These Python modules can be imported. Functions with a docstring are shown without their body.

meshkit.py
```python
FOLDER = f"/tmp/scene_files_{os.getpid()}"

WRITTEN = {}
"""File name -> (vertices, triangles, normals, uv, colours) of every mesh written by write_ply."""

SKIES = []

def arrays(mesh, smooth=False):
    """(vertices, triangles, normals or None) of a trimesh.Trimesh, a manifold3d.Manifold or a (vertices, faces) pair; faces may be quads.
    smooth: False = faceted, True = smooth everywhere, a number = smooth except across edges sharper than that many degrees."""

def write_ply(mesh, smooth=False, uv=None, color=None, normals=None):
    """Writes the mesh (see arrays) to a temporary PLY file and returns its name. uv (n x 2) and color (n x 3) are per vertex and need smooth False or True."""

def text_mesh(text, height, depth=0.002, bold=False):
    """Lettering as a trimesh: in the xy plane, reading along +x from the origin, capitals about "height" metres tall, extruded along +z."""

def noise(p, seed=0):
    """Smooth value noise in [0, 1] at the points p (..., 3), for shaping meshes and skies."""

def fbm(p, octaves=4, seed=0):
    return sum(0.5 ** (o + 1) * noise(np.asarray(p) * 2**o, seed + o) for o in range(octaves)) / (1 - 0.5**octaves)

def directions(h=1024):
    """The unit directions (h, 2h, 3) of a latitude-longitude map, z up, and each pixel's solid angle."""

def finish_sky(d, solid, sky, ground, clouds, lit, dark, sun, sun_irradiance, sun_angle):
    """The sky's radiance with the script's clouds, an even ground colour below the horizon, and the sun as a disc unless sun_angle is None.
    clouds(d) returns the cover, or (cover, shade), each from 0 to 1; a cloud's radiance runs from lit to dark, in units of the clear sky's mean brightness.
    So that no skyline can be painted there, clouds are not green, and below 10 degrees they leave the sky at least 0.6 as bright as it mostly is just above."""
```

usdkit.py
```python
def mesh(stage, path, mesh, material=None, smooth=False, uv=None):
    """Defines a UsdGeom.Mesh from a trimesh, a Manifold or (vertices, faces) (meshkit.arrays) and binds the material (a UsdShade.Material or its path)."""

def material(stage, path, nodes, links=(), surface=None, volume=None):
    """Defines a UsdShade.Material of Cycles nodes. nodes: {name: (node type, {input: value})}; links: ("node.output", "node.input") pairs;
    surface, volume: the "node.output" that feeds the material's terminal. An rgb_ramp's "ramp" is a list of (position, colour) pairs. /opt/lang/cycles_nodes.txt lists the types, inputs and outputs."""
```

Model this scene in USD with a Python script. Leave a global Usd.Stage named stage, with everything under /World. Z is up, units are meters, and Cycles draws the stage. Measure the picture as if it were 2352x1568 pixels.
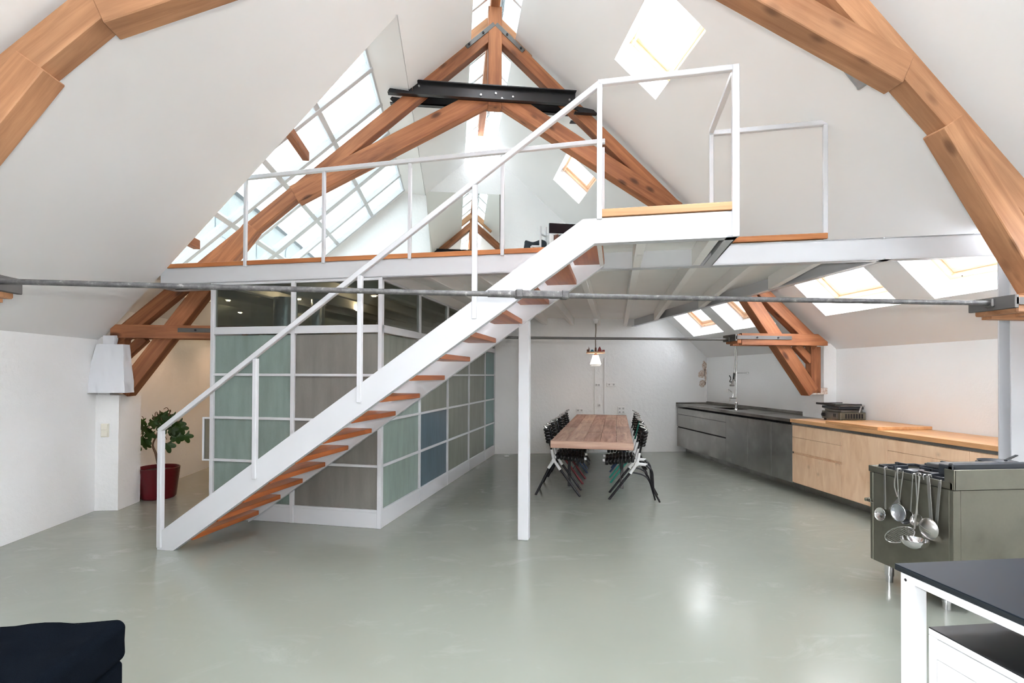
import math, random
import numpy as np, trimesh, usdkit, meshkit, manifold3d
from manifold3d import Manifold
from shapely.geometry import Polygon, Point
from shapely.ops import unary_union
from pxr import Usd, UsdGeom, UsdLux, UsdShade, Sdf, Gf, Vt

stage = Usd.Stage.CreateInMemory()
UsdGeom.SetStageUpAxis(stage, UsdGeom.Tokens.z)
UsdGeom.SetStageMetersPerUnit(stage, 1.0)
UsdGeom.Xform.Define(stage, '/World')
UsdGeom.Scope.Define(stage, '/World/Looks')
rng = np.random.default_rng(7)
random.seed(7)

# ---------------------------------------------------------------- camera, sky, flash, exposure
EXPOSURE = 1.62
SKY = 3.5
FLASH = 1250.0
SPOT = 15.0
cam = UsdGeom.Camera.Define(stage, '/World/camera')
fw, rt, up = (0.112655, 0.993589, 0.0095), (0.993621, -0.112698, 0.0041), (-0.005144, -0.008977, 0.999946)
cam.AddTransformOp().Set(Gf.Matrix4d(*rt, 0, *up, 0, -fw[0], -fw[1], -fw[2], 0, 0, 0, 1.6, 1))
cam.CreateHorizontalApertureAttr(36.0)
cam.CreateVerticalApertureAttr(24.0)
cam.CreateFocalLengthAttr(1185.5 / 2352 * 36)
cam.CreateVerticalApertureOffsetAttr(64.32 / 2352 * 36)
cam.CreateExposureAttr(EXPOSURE)
cam.CreateClippingRangeAttr((0.05, 1000))
# overcast daylight
dome = UsdLux.DomeLight.Define(stage, '/World/sky')
dome.CreateIntensityAttr(SKY)
dome.CreateColorAttr(Gf.Vec3f(0.945, 0.97, 1.05))
# the photographer's flash, on the camera just above the lens (it throws the rod and rail shadows)
fl = UsdLux.SphereLight.Define(stage, '/World/camera_flash')
fl.CreateRadiusAttr(0.045)
fl.CreateIntensityAttr(FLASH)
fl.CreateColorAttr(Gf.Vec3f(1.0, 0.975, 0.95))
_z = -np.array([0.112, 0.975, 0.19]); _z /= np.linalg.norm(_z); _x = np.cross((0, 0, 1.0), _z); _x /= np.linalg.norm(_x); _y = np.cross(_z, _x)
fl.AddTransformOp().Set(Gf.Matrix4d(*_x, 0, *_y, 0, *_z, 0, 0.03, -0.02, 1.76, 1))
_sh = UsdLux.ShapingAPI.Apply(fl.GetPrim()); _sh.CreateShapingConeAngleAttr(78.0); _sh.CreateShapingConeSoftnessAttr(0.5)

# ---------------------------------------------------------------- materials
def lin(r, g, b):
    f = lambda c: c / 12.92 if c <= 0.04045 else ((c + 0.055) / 1.055) ** 2.4
    return tuple(f(c / 255.0) for c in (r, g, b))
def mul(c, k): return tuple(min(1.0, x * k) for x in c)
def M(name, nodes, links, surface): return usdkit.material(stage, '/World/Looks/' + name, nodes, links, surface=surface)
def plain(name, col, rough=0.5, metal=0.0, spec=0.5, coat=0.0):
    return M(name, {'p': ('principled_bsdf', {'base_color': col, 'roughness': rough, 'metallic': metal, 'specular_ior_level': spec, 'coat_weight': coat})}, [], 'p.BSDF')
def plaster(name, col, scale, bump, var=0.03):
    return M(name, {'g': ('geometry', {}), 'n': ('noise_texture', {'scale': scale, 'detail': 5.0, 'roughness': 0.6}), 'n2': ('noise_texture', {'scale': 0.7, 'detail': 3.0}),
        'r': ('rgb_ramp', {'ramp': [(0.3, mul(col, 1 - var)), (0.7, mul(col, 1 + var))]}), 'b': ('bump', {'strength': bump, 'distance': 0.02}),
        'p': ('principled_bsdf', {'roughness': 0.65, 'specular_ior_level': 0.3})},
        [('g.position', 'n.vector'), ('g.position', 'n2.vector'), ('n2.fac', 'r.fac'), ('r.color', 'p.base_color'), ('n.fac', 'b.height'), ('b.normal', 'p.normal')], 'p.BSDF')
def wood(name, dark, light, knots=0.6, rough=0.55, scale=1.0, stretch=12.0, spec=0.4, axis=0):
    """Grain runs along the piece's own x axis (object coordinates), shifted at random from piece to piece."""
    sc = [stretch * scale] * 3; sc[axis] = 0.9 * scale
    sk = [5.0 * scale] * 3; sk[axis] = 2.2 * scale
    return M(name, {'t': ('texture_coordinate', {}), 'o': ('object_info', {}), 'om': ('vector_math', {'math_type': 'scale', 'vector1': (37.0, 11.0, 23.0)}), 'ad': ('vector_math', {'math_type': 'add'}),
        'm': ('mapping', {'scale': tuple(sc)}), 'n': ('noise_texture', {'scale': 1.0, 'detail': 6.0, 'roughness': 0.62, 'distortion': 0.6}),
        'mk': ('mapping', {'scale': tuple(sk)}), 'v': ('voronoi_texture', {'scale': 1.0, 'randomness': 1.0}), 'kr': ('rgb_ramp', {'ramp': [(0.0, (knots,) * 3), (0.10, (knots * 0.8,) * 3), (0.2, (0, 0, 0)), (1, (0, 0, 0))]}),
        'n3': ('noise_texture', {'scale': 1.7, 'detail': 3.0}), 'r': ('rgb_ramp', {'ramp': [(0.22, dark), (0.5, tuple((a + b) / 2 for a, b in zip(dark, light))), (0.75, light)]}),
        'mx': ('mix', {'mix_type': 'mix', 'color2': mul(dark, 0.35)}), 'vr': ('rgb_ramp', {'ramp': [(0.3, (0.8, 0.8, 0.8)), (0.7, (1.12, 1.1, 1.08))]}), 'mm': ('mix', {'mix_type': 'multiply', 'fac': 1.0}),
        'b': ('bump', {'strength': 0.25, 'distance': 0.004}), 'p': ('principled_bsdf', {'roughness': rough, 'specular_ior_level': spec})},
        [('o.random', 'om.scale'), ('t.object', 'ad.vector1'), ('om.vector', 'ad.vector2'), ('ad.vector', 'm.vector'), ('ad.vector', 'mk.vector'), ('ad.vector', 'n3.vector'), ('m.vector', 'n.vector'), ('mk.vector', 'v.vector'),
         ('n.fac', 'r.fac'), ('v.distance', 'kr.fac'), ('kr.color', 'mx.fac'), ('r.color', 'mx.color1'), ('n3.fac', 'vr.fac'), ('mx.color', 'mm.color1'), ('vr.color', 'mm.color2'), ('mm.color', 'p.base_color'),
         ('n.fac', 'b.height'), ('b.normal', 'p.normal')], 'p.BSDF')
def frosted(name, col):
    return M(name, {'g': ('geometry', {}), 'n': ('noise_texture', {'scale': 260.0, 'detail': 2.0}), 'm': ('mapping', {'scale': (9.0, 9.0, 1.6)}), 'n2': ('noise_texture', {'scale': 1.0, 'detail': 5.0, 'roughness': 0.6}),
        'r': ('rgb_ramp', {'ramp': [(0.3, mul(col, 0.86)), (0.7, mul(col, 1.12))]}), 'r2': ('rgb_ramp', {'ramp': [(0.35, (0.93,) * 3), (0.65, (1.06,) * 3)]}), 'x': ('mix', {'mix_type': 'multiply', 'fac': 1.0}),
        'p': ('principled_bsdf', {'roughness': 0.3, 'specular_ior_level': 0.35})},
        [('g.position', 'n.vector'), ('g.position', 'm.vector'), ('m.vector', 'n2.vector'), ('n2.fac', 'r.fac'), ('n.fac', 'r2.fac'), ('r.color', 'x.color1'), ('r2.color', 'x.color2'), ('x.color', 'p.base_color')], 'p.BSDF')
def brushed(name, col, rough=0.35, metal=0.9, sc=(2, 2, 60)):
    return M(name, {'g': ('geometry', {}), 'n': ('noise_texture', {'scale': 2.2, 'detail': 4.0}), 'n2': ('noise_texture', {'scale': 60.0, 'detail': 2.0}), 'mx': ('mix', {'fac': 0.25}),
        'r': ('rgb_ramp', {'ramp': [(0.3, (rough * 0.85,) * 3), (0.7, (rough * 1.15,) * 3)]}), 'c': ('rgb_ramp', {'ramp': [(0.3, mul(col, 0.93)), (0.7, mul(col, 1.06))]}),
        'p': ('principled_bsdf', {'metallic': metal})},
        [('g.position', 'n.vector'), ('g.position', 'n2.vector'), ('n.fac', 'mx.color1'), ('n2.fac', 'mx.color2'), ('n.fac', 'r.fac'), ('mx.color', 'c.fac'), ('r.color', 'p.roughness'), ('c.color', 'p.base_color')], 'p.BSDF')
def glow(name, col, strength):
    return M(name, {'e': ('emission', {'color': col, 'strength': strength})}, [], 'e.emission')
def pane_glass(name, tint=(1, 1, 1)):
    return M(name, {'t': ('transparent_bsdf', {'color': tint}), 'g': ('glossy_bsdf', {'roughness': 0.02, 'color': (1, 1, 1)}), 'l': ('layer_weight', {'blend': 0.5}),
        'q': ('math', {'math_type': 'power', 'value2': 4.5}), 'k': ('math', {'math_type': 'multiply_add', 'value2': 0.85, 'value3': 0.035}), 'x': ('mix_closure', {})},
        [('l.facing', 'q.value1'), ('q.value', 'k.value1'), ('k.value', 'x.fac'), ('t.BSDF', 'x.closure1'), ('g.BSDF', 'x.closure2')], 'x.closure')

white_wall = plaster('white_wall_paint', (0.86, 0.865, 0.86), 34.0, 0.12)
rough_wall = plaster('rough_white_wall_paint', (0.85, 0.855, 0.855), 14.0, 0.35)
ceiling_paint = plaster('ceiling_paint', (0.85, 0.845, 0.84), 3.0, 0.02, 0.015)
reveal_paint = plain('reveal_paint', (0.86, 0.87, 0.88), 0.5)
steel_white = plain('white_steel_paint', (0.60, 0.61, 0.63), 0.34)
joist_white = plaster('joist_white_paint', (0.89, 0.875, 0.85), 18.0, 0.1, 0.05)
floor_mat = M('poured_floor', {'g': ('geometry', {}), 'm': ('mapping', {'scale': (1.0, 2.0, 1.0), 'rotation': (0, 0, 0.5)}), 'n': ('noise_texture', {'scale': 1.6, 'detail': 9.0, 'roughness': 0.72, 'distortion': 0.9}),
    'n2': ('noise_texture', {'scale': 0.5, 'detail': 3.0}), 'c': ('rgb_ramp', {'ramp': [(0.25, lin(136, 139, 129)), (0.5, lin(140, 144, 135)), (0.68, lin(144, 148, 140)), (0.85, lin(154, 157, 151))]}),
    'r': ('rgb_ramp', {'ramp': [(0.3, (0.21,) * 3), (0.55, (0.17,) * 3), (0.75, (0.27,) * 3)]}), 'b': ('bump', {'strength': 0.06, 'distance': 0.02}), 'mx': ('mix', {'mix_type': 'mix', 'fac': 0.5}),
    'p': ('principled_bsdf', {'specular_ior_level': 0.45})},
    [('g.position', 'm.vector'), ('m.vector', 'n.vector'), ('g.position', 'n2.vector'), ('n.fac', 'mx.color1'), ('n2.fac', 'mx.color2'), ('mx.color', 'c.fac'), ('n.fac', 'r.fac'), ('c.color', 'p.base_color'), ('r.color', 'p.roughness'), ('n.fac', 'b.height'), ('b.normal', 'p.normal')], 'p.BSDF')
beam_wood = wood('old_beam_wood', lin(104, 56, 34), lin(190, 126, 84), 0.9, 0.6)
near_wood = wood('lit_beam_wood', lin(140, 92, 60), lin(196, 148, 110), 0.8, 0.6)  # paler copy of old_beam_wood; light on the near truss is in its colour
tread_wood = wood('tread_wood', lin(146, 70, 30), lin(196, 118, 66), 0.15, 0.35, 1.0, 22.0)
board_wood = wood('floor_board_wood', lin(160, 92, 48), lin(202, 138, 86), 0.35, 0.5, 1.2, 18.0)
plywood_pale = wood('landing_board_wood', lin(196, 140, 96), lin(222, 176, 134), 0.1, 0.5, 1.0, 16.0)
pine = wood('skylight_pine', lin(222, 178, 138), lin(244, 210, 178), 0.1, 0.4, 1.0, 20.0)
table_wood = wood('table_wood', lin(128, 86, 70), lin(204, 164, 146), 0.45, 0.6, 1.3, 14.0)
table_wood2 = wood('table_wood_pale', lin(156, 116, 98), lin(218, 186, 166), 0.45, 0.6, 1.3, 14.0)
counter_wood = wood('counter_wood', lin(196, 138, 86), lin(230, 182, 132), 0.35, 0.35, 1.2, 14.0)
birch = M('birch_front', {'g': ('geometry', {}), 'm': ('mapping', {'scale': (9, 9, 2.2)}), 'n': ('noise_texture', {'scale': 1.2, 'detail': 6.0, 'distortion': 0.8}), 'v': ('voronoi_texture', {'scale': 5.0}), 'n2': ('noise_texture', {'scale': 3.0}),
    'r': ('rgb_ramp', {'ramp': [(0.3, lin(232, 190, 152)), (0.7, lin(250, 216, 182))]}), 'kr': ('rgb_ramp', {'ramp': [(0.0, (0.45,) * 3), (0.06, (0.25,) * 3), (0.18, (0, 0, 0)), (1, (0, 0, 0))]}), 'mx': ('mix', {'color2': lin(150, 104, 68)}),
    'p': ('principled_bsdf', {'roughness': 0.45})},
    [('g.position', 'm.vector'), ('m.vector', 'n.vector'), ('g.position', 'v.vector'), ('n.fac', 'r.fac'), ('v.distance', 'kr.fac'), ('kr.color', 'mx.fac'), ('r.color', 'mx.color1'), ('mx.color', 'p.base_color')], 'p.BSDF')
black_steel = plain('black_steel', (0.012, 0.012, 0.014), 0.35)
old_iron = brushed('old_iron', lin(112, 110, 108), 0.5, 0.75, (3, 40, 40))
rod_iron = M('chalky_iron', {'g': ('geometry', {}), 'n': ('noise_texture', {'scale': 22.0, 'detail': 6.0, 'roughness': 0.7}), 'r': ('rgb_ramp', {'ramp': [(0.35, lin(76, 75, 76)), (0.6, lin(108, 107, 107)), (0.74, lin(176, 174, 172))]}),
    'p': ('principled_bsdf', {'roughness': 0.5, 'metallic': 0.35})}, [('g.position', 'n.vector'), ('n.fac', 'r.fac'), ('r.color', 'p.base_color')], 'p.BSDF')
zinc = brushed('zinc', lin(176, 182, 188), 0.28, 1.0)
kitchen_steel = brushed('kitchen_steel', lin(170, 169, 165), 0.22, 0.85, (2, 2, 30))
worktop_steel = brushed('worktop_steel', lin(132, 129, 124), 0.3, 0.9, (30, 2, 2))
stove_steel = brushed('stove_steel', lin(128, 126, 114), 0.34, 0.85, (3, 3, 30))
chrome = plain('chrome', (0.75, 0.75, 0.76), 0.12, 1.0)
dull_chrome = plain('dull_chrome', (0.55, 0.54, 0.52), 0.28, 1.0)
cast_iron = plain('cast_iron', (0.018, 0.022, 0.028), 0.42)
griddle_grey = plain('griddle_grey', (0.14, 0.145, 0.15), 0.35, 0.6)
black_rubber = plain('black_rubber', (0.008, 0.008, 0.009), 0.32)
black_tube = plain('black_tube', (0.01, 0.01, 0.013), 0.22)
white_lug = plain('white_lug', (0.78, 0.78, 0.78), 0.35)
teal_tube = plain('teal_tube', lin(30, 128, 112), 0.3)
red_tube = plain('red_tube', lin(110, 22, 28), 0.3)
blue_tube = plain('blue_tube', lin(44, 66, 96), 0.3)
sofa_cloth = M('navy_cloth', {'g': ('geometry', {}), 'n': ('noise_texture', {'scale': 380.0, 'detail': 3.0}), 'n2': ('noise_texture', {'scale': 6.0, 'detail': 3.0}), 'r': ('rgb_ramp', {'ramp': [(0.3, lin(4, 7, 12)), (0.7, lin(12, 18, 26))]}),
    'b': ('bump', {'strength': 0.4, 'distance': 0.002}), 'p': ('principled_bsdf', {'roughness': 1.0, 'specular_ior_level': 0.04, 'sheen_weight': 0.0})},
    [('g.position', 'n.vector'), ('n.fac', 'r.fac'), ('r.color', 'p.base_color'), ('n.fac', 'b.height'), ('b.normal', 'p.normal')], 'p.BSDF')
slate_top = plain('slate_laminate', lin(18, 28, 38), 0.5, 0, 0.25)
dark_edge = plain('dark_laminate_edge', lin(24, 30, 36), 0.5)
black_top = plain('black_laminate', lin(22, 24, 27), 0.45)
white_lacquer = plain('white_lacquer', (0.80, 0.82, 0.84), 0.35)
gap_dark = plain('dark_gap', (0.01, 0.01, 0.012), 0.8)
pot_red = plain('glazed_dark_red', lin(84, 8, 20), 0.18)
socket_grey = plain('socket_grey', lin(178, 178, 178), 0.5)
soil_mat = plain('soil', lin(40, 30, 24), 0.95)
leaf_mat = M('fig_leaf', {'o': ('object_info', {}), 'r': ('rgb_ramp', {'ramp': [(0, lin(24, 46, 14)), (1, lin(48, 78, 28))]}), 'p': ('principled_bsdf', {'roughness': 0.45}), 't': ('translucent_bsdf', {'color': lin(70, 110, 40)}), 'x': ('mix_closure', {'fac': 0.15})},
    [('o.random', 'r.fac'), ('r.color', 'p.base_color'), ('p.BSDF', 'x.closure1'), ('t.BSDF', 'x.closure2')], 'x.closure')
bark_mat = plain('bark', lin(96, 74, 56), 0.9)
cloth_white = plain('white_fabric', (0.74, 0.76, 0.80), 0.85, 0, 0.2)
switch_mat = plain('cream_plastic', lin(232, 228, 214), 0.4)
white_plastic = plain('white_plastic', (0.82, 0.82, 0.82), 0.35)
deck_grey = plain('pale_floor_oil', lin(188, 178, 164), 0.5)
mirror_mat = plain('mirror_silver', (0.88, 0.90, 0.87), 0.012, 1.0)
window_glass = pane_glass('window_glass', (0.55, 0.56, 0.56))
clean_glass = pane_glass('clean_window_glass', (0.97, 0.98, 0.98))
studio_glass = pane_glass('tinted_studio_glass', (0.31, 0.335, 0.33))  # glass colour darkened to dim the daylight over the mezzanine
rear_glass = pane_glass('added_fill_glass', (0.20, 0.21, 0.21))  # tint sets how much fill the added rear glazing gives
clear_glass = pane_glass('partition_clear_glass', (0.62, 0.66, 0.64))
glass_green = frosted('frosted_green_grey', lin(124, 140, 134))
glass_brown = frosted('frosted_brown_grey', lin(122, 120, 114))
glass_sage = frosted('frosted_sage', lin(136, 152, 144))
glass_blue = frosted('frosted_slate_blue', lin(84, 102, 112))
glass_olive = frosted('frosted_olive_grey', lin(122, 126, 116))
glass_teal = frosted('frosted_teal', lin(98, 128, 126))
lamp_glow = glow('lamp_shade_glow', (1.0, 0.80, 0.62), 3.2)
spot_glow = glow('downlight_glow', (1.0, 0.72, 0.45), 60.0)
brick_patch = M('bare_brick', {'g': ('geometry', {}), 'n': ('noise_texture', {'scale': 30.0, 'detail': 4.0}), 'r': ('rgb_ramp', {'ramp': [(0.35, lin(222, 214, 206)), (0.65, lin(186, 158, 140))]}), 'p': ('principled_bsdf', {'roughness': 0.95})},
    [('g.position', 'n.vector'), ('n.fac', 'r.fac'), ('r.color', 'p.base_color')], 'p.BSDF')
ext_wall = plain('pale_render', lin(156, 158, 158), 0.9)
ext_roof = plain('grey_roof', lin(84, 86, 90), 0.9)
ext_dark = plain('dim_window', lin(120, 128, 134), 0.3)
cord_mat = plain('cord', lin(120, 112, 96), 0.8)
blue_paint, red_paint, brown_paint = plain('toy_blue', lin(60, 140, 170), 0.5), plain('toy_red', lin(150, 52, 48), 0.5), plain('toy_brown', lin(110, 70, 56), 0.6)
screen_black = plain('screen_black', (0.01, 0.007, 0.012), 0.2)
coat_dark = plain('dark_coat', lin(34, 44, 52), 0.85)

# ---------------------------------------------------------------- helpers
used = {}
def numbered(parent, name):
    k = (parent, name); n = used.get(k, -1) + 1; used[k] = n
    return f'{parent}/{name}' if n == 0 else f'{parent}/{name}_{n:03d}'
def tag(prim, label=None, cat=None, group=None, kind=None):
    p = prim.GetPrim() if hasattr(prim, 'GetPrim') else prim
    for k, v in (('label', label), ('category', cat), ('group', group), ('kind', kind)):
        if v: p.SetCustomDataByKey(k, v)
    return prim
def P(parent): return '/World' if parent is None else str(parent.GetPath())
def thing(name, label=None, cat=None, loc=(0, 0, 0), rz=0.0, group=None, kind=None, parent=None):
    x = UsdGeom.Xform.Define(stage, numbered(P(parent), name))
    if any(loc): x.AddTranslateOp().Set(tuple(map(float, loc)))
    if rz: x.AddRotateZOp().Set(math.degrees(rz))
    return tag(x, label, cat, group, kind)
def obj(name, mesh, mat, parent=None, xf=None, smooth=False, label=None, cat=None, group=None, kind=None):
    if isinstance(mesh, list): mesh = trimesh.util.concatenate(mesh)
    m = usdkit.mesh(stage, numbered(P(parent), name), mesh, mat, smooth=smooth)
    if xf is not None: m.AddTransformOp().Set(Gf.Matrix4d(*np.asarray(xf).T.ravel().tolist()))
    return tag(m, label, cat, group, kind)
def hull(pts): return trimesh.convex.convex_hull(np.asarray(pts, float))
def bx(x0, x1, y0, y1, z0, z1, c=0.004):
    """Box with chamfered edges."""
    x0, x1 = sorted((x0, x1)); y0, y1 = sorted((y0, y1)); z0, z1 = sorted((z0, z1))
    c = min(c, 0.3 * min(x1 - x0, y1 - y0, z1 - z0))
    if c <= 1e-5:
        return trimesh.creation.box(bounds=[(x0, y0, z0), (x1, y1, z1)])
    pts = []
    for sx in (0, 1):
        for sy in (0, 1):
            for sz in (0, 1):
                X, Y, Z = (x0, x1)[sx], (y0, y1)[sy], (z0, z1)[sz]
                ix, iy, iz = (c, -c)[sx], (c, -c)[sy], (c, -c)[sz]
                pts += [(X, Y + iy, Z + iz), (X + ix, Y, Z + iz), (X + ix, Y + iy, Z)]
    return hull(pts)
def nrm(v): v = np.asarray(v, float); return v / np.linalg.norm(v)
def frame(p0, p1, upv=(0, 0, 1)):
    """4x4 whose x axis runs p0 to p1, z near upv."""
    p0, p1 = np.asarray(p0, float), np.asarray(p1, float)
    x = nrm(p1 - p0); z = np.asarray(upv, float)
    y = np.cross(z, x); y = nrm(y if np.linalg.norm(y) > 1e-6 else np.cross((0, 1, 0.01), x)); z = np.cross(x, y)
    m = np.eye(4); m[:3, 0], m[:3, 1], m[:3, 2], m[:3, 3] = x, y, z, p0
    return m
def bar(p0, p1, w, h, upv=(0, 0, 1), c=0.004):
    L = np.linalg.norm(np.asarray(p1, float) - p0)
    m = bx(0, L, -w / 2, w / 2, -h / 2, h / 2, c); m.apply_transform(frame(p0, p1, upv)); return m
def beam(name, p0, p1, w, h, mat, parent, upv=(0, 0, 1), c=0.006, **k):
    L = float(np.linalg.norm(np.asarray(p1, float) - p0))
    return obj(name, bx(0, L, -w / 2, w / 2, -h / 2, h / 2, c), mat, parent, xf=frame(p0, p1, upv), **k)
def tube(pts, r, n=10, closed=False):
    p = np.asarray(pts, float); N = len(p)
    r = np.broadcast_to(np.asarray(r, float), (N,))
    t = np.gradient(p, axis=0) if not closed else np.roll(p, -1, 0) - np.roll(p, 1, 0)
    t /= np.linalg.norm(t, axis=1, keepdims=True) + 1e-12
    a = np.cross(t[0], (0, 0, 1.0)) if abs(t[0][2]) < 0.9 else np.cross(t[0], (1.0, 0, 0)); a = nrm(a)
    rings = []
    for i in range(N):
        a = a - t[i] * np.dot(a, t[i]); a = nrm(a); b = np.cross(t[i], a)
        th = np.arange(n) * 2 * np.pi / n
        rings.append(p[i] + r[i] * (np.cos(th)[:, None] * a + np.sin(th)[:, None] * b))
    v = np.vstack(rings); f = []
    for i in range(N if closed else N - 1):
        j = (i + 1) % N
        for k in range(n):
            q = (k + 1) % n
            f += [(i * n + k, i * n + q, j * n + q), (i * n + k, j * n + q, j * n + k)]
    if not closed:
        v = np.vstack([v, p[0], p[-1]]); c0, c1 = N * n, N * n + 1
        for k in range(n):
            q = (k + 1) % n
            f += [(c0, q, k), (c1, (N - 1) * n + k, (N - 1) * n + q)]
    return trimesh.Trimesh(v, np.array(f), process=False)
def cyl(p0, p1, r, n=16): return tube([p0, p1], r, n)
def lathe(prof, n=32, center=(0, 0, 0)):
    prof = np.asarray(prof, float); m = trimesh.creation.revolve(prof, sections=n); m.apply_translation(center); return m
def spline(pts, n=8):
    p = np.asarray(pts, float); P_ = np.vstack([2 * p[0] - p[1], p, 2 * p[-1] - p[-2]]); out = []
    for i in range(1, len(P_) - 2):
        for t in np.linspace(0, 1, n, endpoint=False):
            a, b, c, d = P_[i - 1:i + 3]
            out.append(0.5 * ((2 * b) + (-a + c) * t + (2 * a - 5 * b + 4 * c - d) * t * t + (-a + 3 * b - 3 * c + d) * t ** 3))
    out.append(p[-1]); return np.array(out)
def prism_xz(poly, y0, y1):
    """2D outline in x,z extruded from y0 to y1."""
    poly = poly if hasattr(poly, 'exterior') else Polygon(poly)
    m = trimesh.creation.extrude_polygon(poly, abs(y1 - y0), engine='earcut')
    v = m.vertices.copy(); m.vertices = np.c_[v[:, 0], max(y0, y1) - v[:, 2], v[:, 1]]
    return m
def prism_xy(poly, z0, z1):
    poly = poly if hasattr(poly, 'exterior') else Polygon(poly)
    m = trimesh.creation.extrude_polygon(poly, z1 - z0, engine='earcut'); m.apply_translation((0, 0, z0)); return m
def moved(m, mat): m = m.copy(); m.apply_transform(mat); return m
def rotz(a): return trimesh.transformations.rotation_matrix(a, (0, 0, 1))
def tr(x, y, z): return trimesh.transformations.translation_matrix((x, y, z))

# room: x across, y depth, z up; the loft's inserted steel structure is turned by A about S0
XL, XR, ZK_L, ZK_R, YF, YB, SL = -4.125, 5.319, 1.985, 1.97, 10.36, -4.6, 0.895
PITCH = math.atan(SL)
S0, A = (-0.738, 5.457), 0.312
ca, sa = math.cos(A), math.sin(A)
def S(a, b, z=0.0): return np.array([S0[0] + a * ca + b * sa, S0[1] - a * sa + b * ca, z])
def struct_thing(name, label, cat, **k): return thing(name, label, cat, loc=(S0[0], S0[1], 0), rz=-A, **k)
def zl(x): return ZK_L + SL * (x - XL)
def zr(x): return ZK_R + SL * (XR - x)
NL = np.array([-math.sin(PITCH), 0, math.cos(PITCH)])   # outward normals of the two roof planes
NR = np.array([math.sin(PITCH), 0, math.cos(PITCH)])
RT = 0.30                                             # thickness of the roof

# ---------------------------------------------------------------- floor, walls, ceiling
obj('floor', bx(XL - 0.3, XR + 0.3, YB - 0.2, YF + 0.3, -0.15, 0, 0), floor_mat, kind='structure', label='grey green poured floor with a soft sheen')
wl = thing('wall_left', kind='structure', label='low white plastered wall on the left under the roof slope')
obj('wall_surface', bx(XL - 0.25, XL, YB, YF, 0, ZK_L + 0.12, 0), rough_wall, wl)
obj('wall_surface', bx(XL - 0.25, XL - 0.002, 6.3, YF, ZK_L + 0.10, ZK_L + 0.42, 0), rough_wall, wl)
def lumpy(x0, x1, y0, y1, z0, z1, seed, amp=0.006):
    m = trimesh.creation.box(bounds=[(x0, y0, z0), (x1, y1, z1)])
    m = m.subdivide_to_size(0.07); m.merge_vertices()
    n = m.vertex_normals; d = (meshkit.fbm(m.vertices * 6.0, 3, seed) - 0.5)[:, None] * 2 * amp
    m.vertices = m.vertices + n * d; return m
obj('pilaster', lumpy(XL - 0.01, -3.874, 6.5, 6.93, 0, 1.34, 1), rough_wall, wl, smooth=40)
obj('pilaster', lumpy(XL - 0.01, -3.99, 6.53, 6.9, 1.34, 2.02, 2), rough_wall, wl, smooth=40)
wr = thing('wall_right', kind='structure', label='low white wall on the right behind the kitchen counters')
obj('wall_surface', bx(XR, XR + 0.25, YB, YF, 0, ZK_R + 0.12, 0), white_wall, wr)
obj('pilaster', lumpy(5.13, XR + 0.01, 6.66, 7.1, 0, 2.05, 4, 0.004), rough_wall, wr, smooth=40)
obj('corbel', lumpy(4.87, 5.14, 6.60, 6.74, 1.345, 1.43, 6, 0.012), brick_patch, wr)
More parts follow.
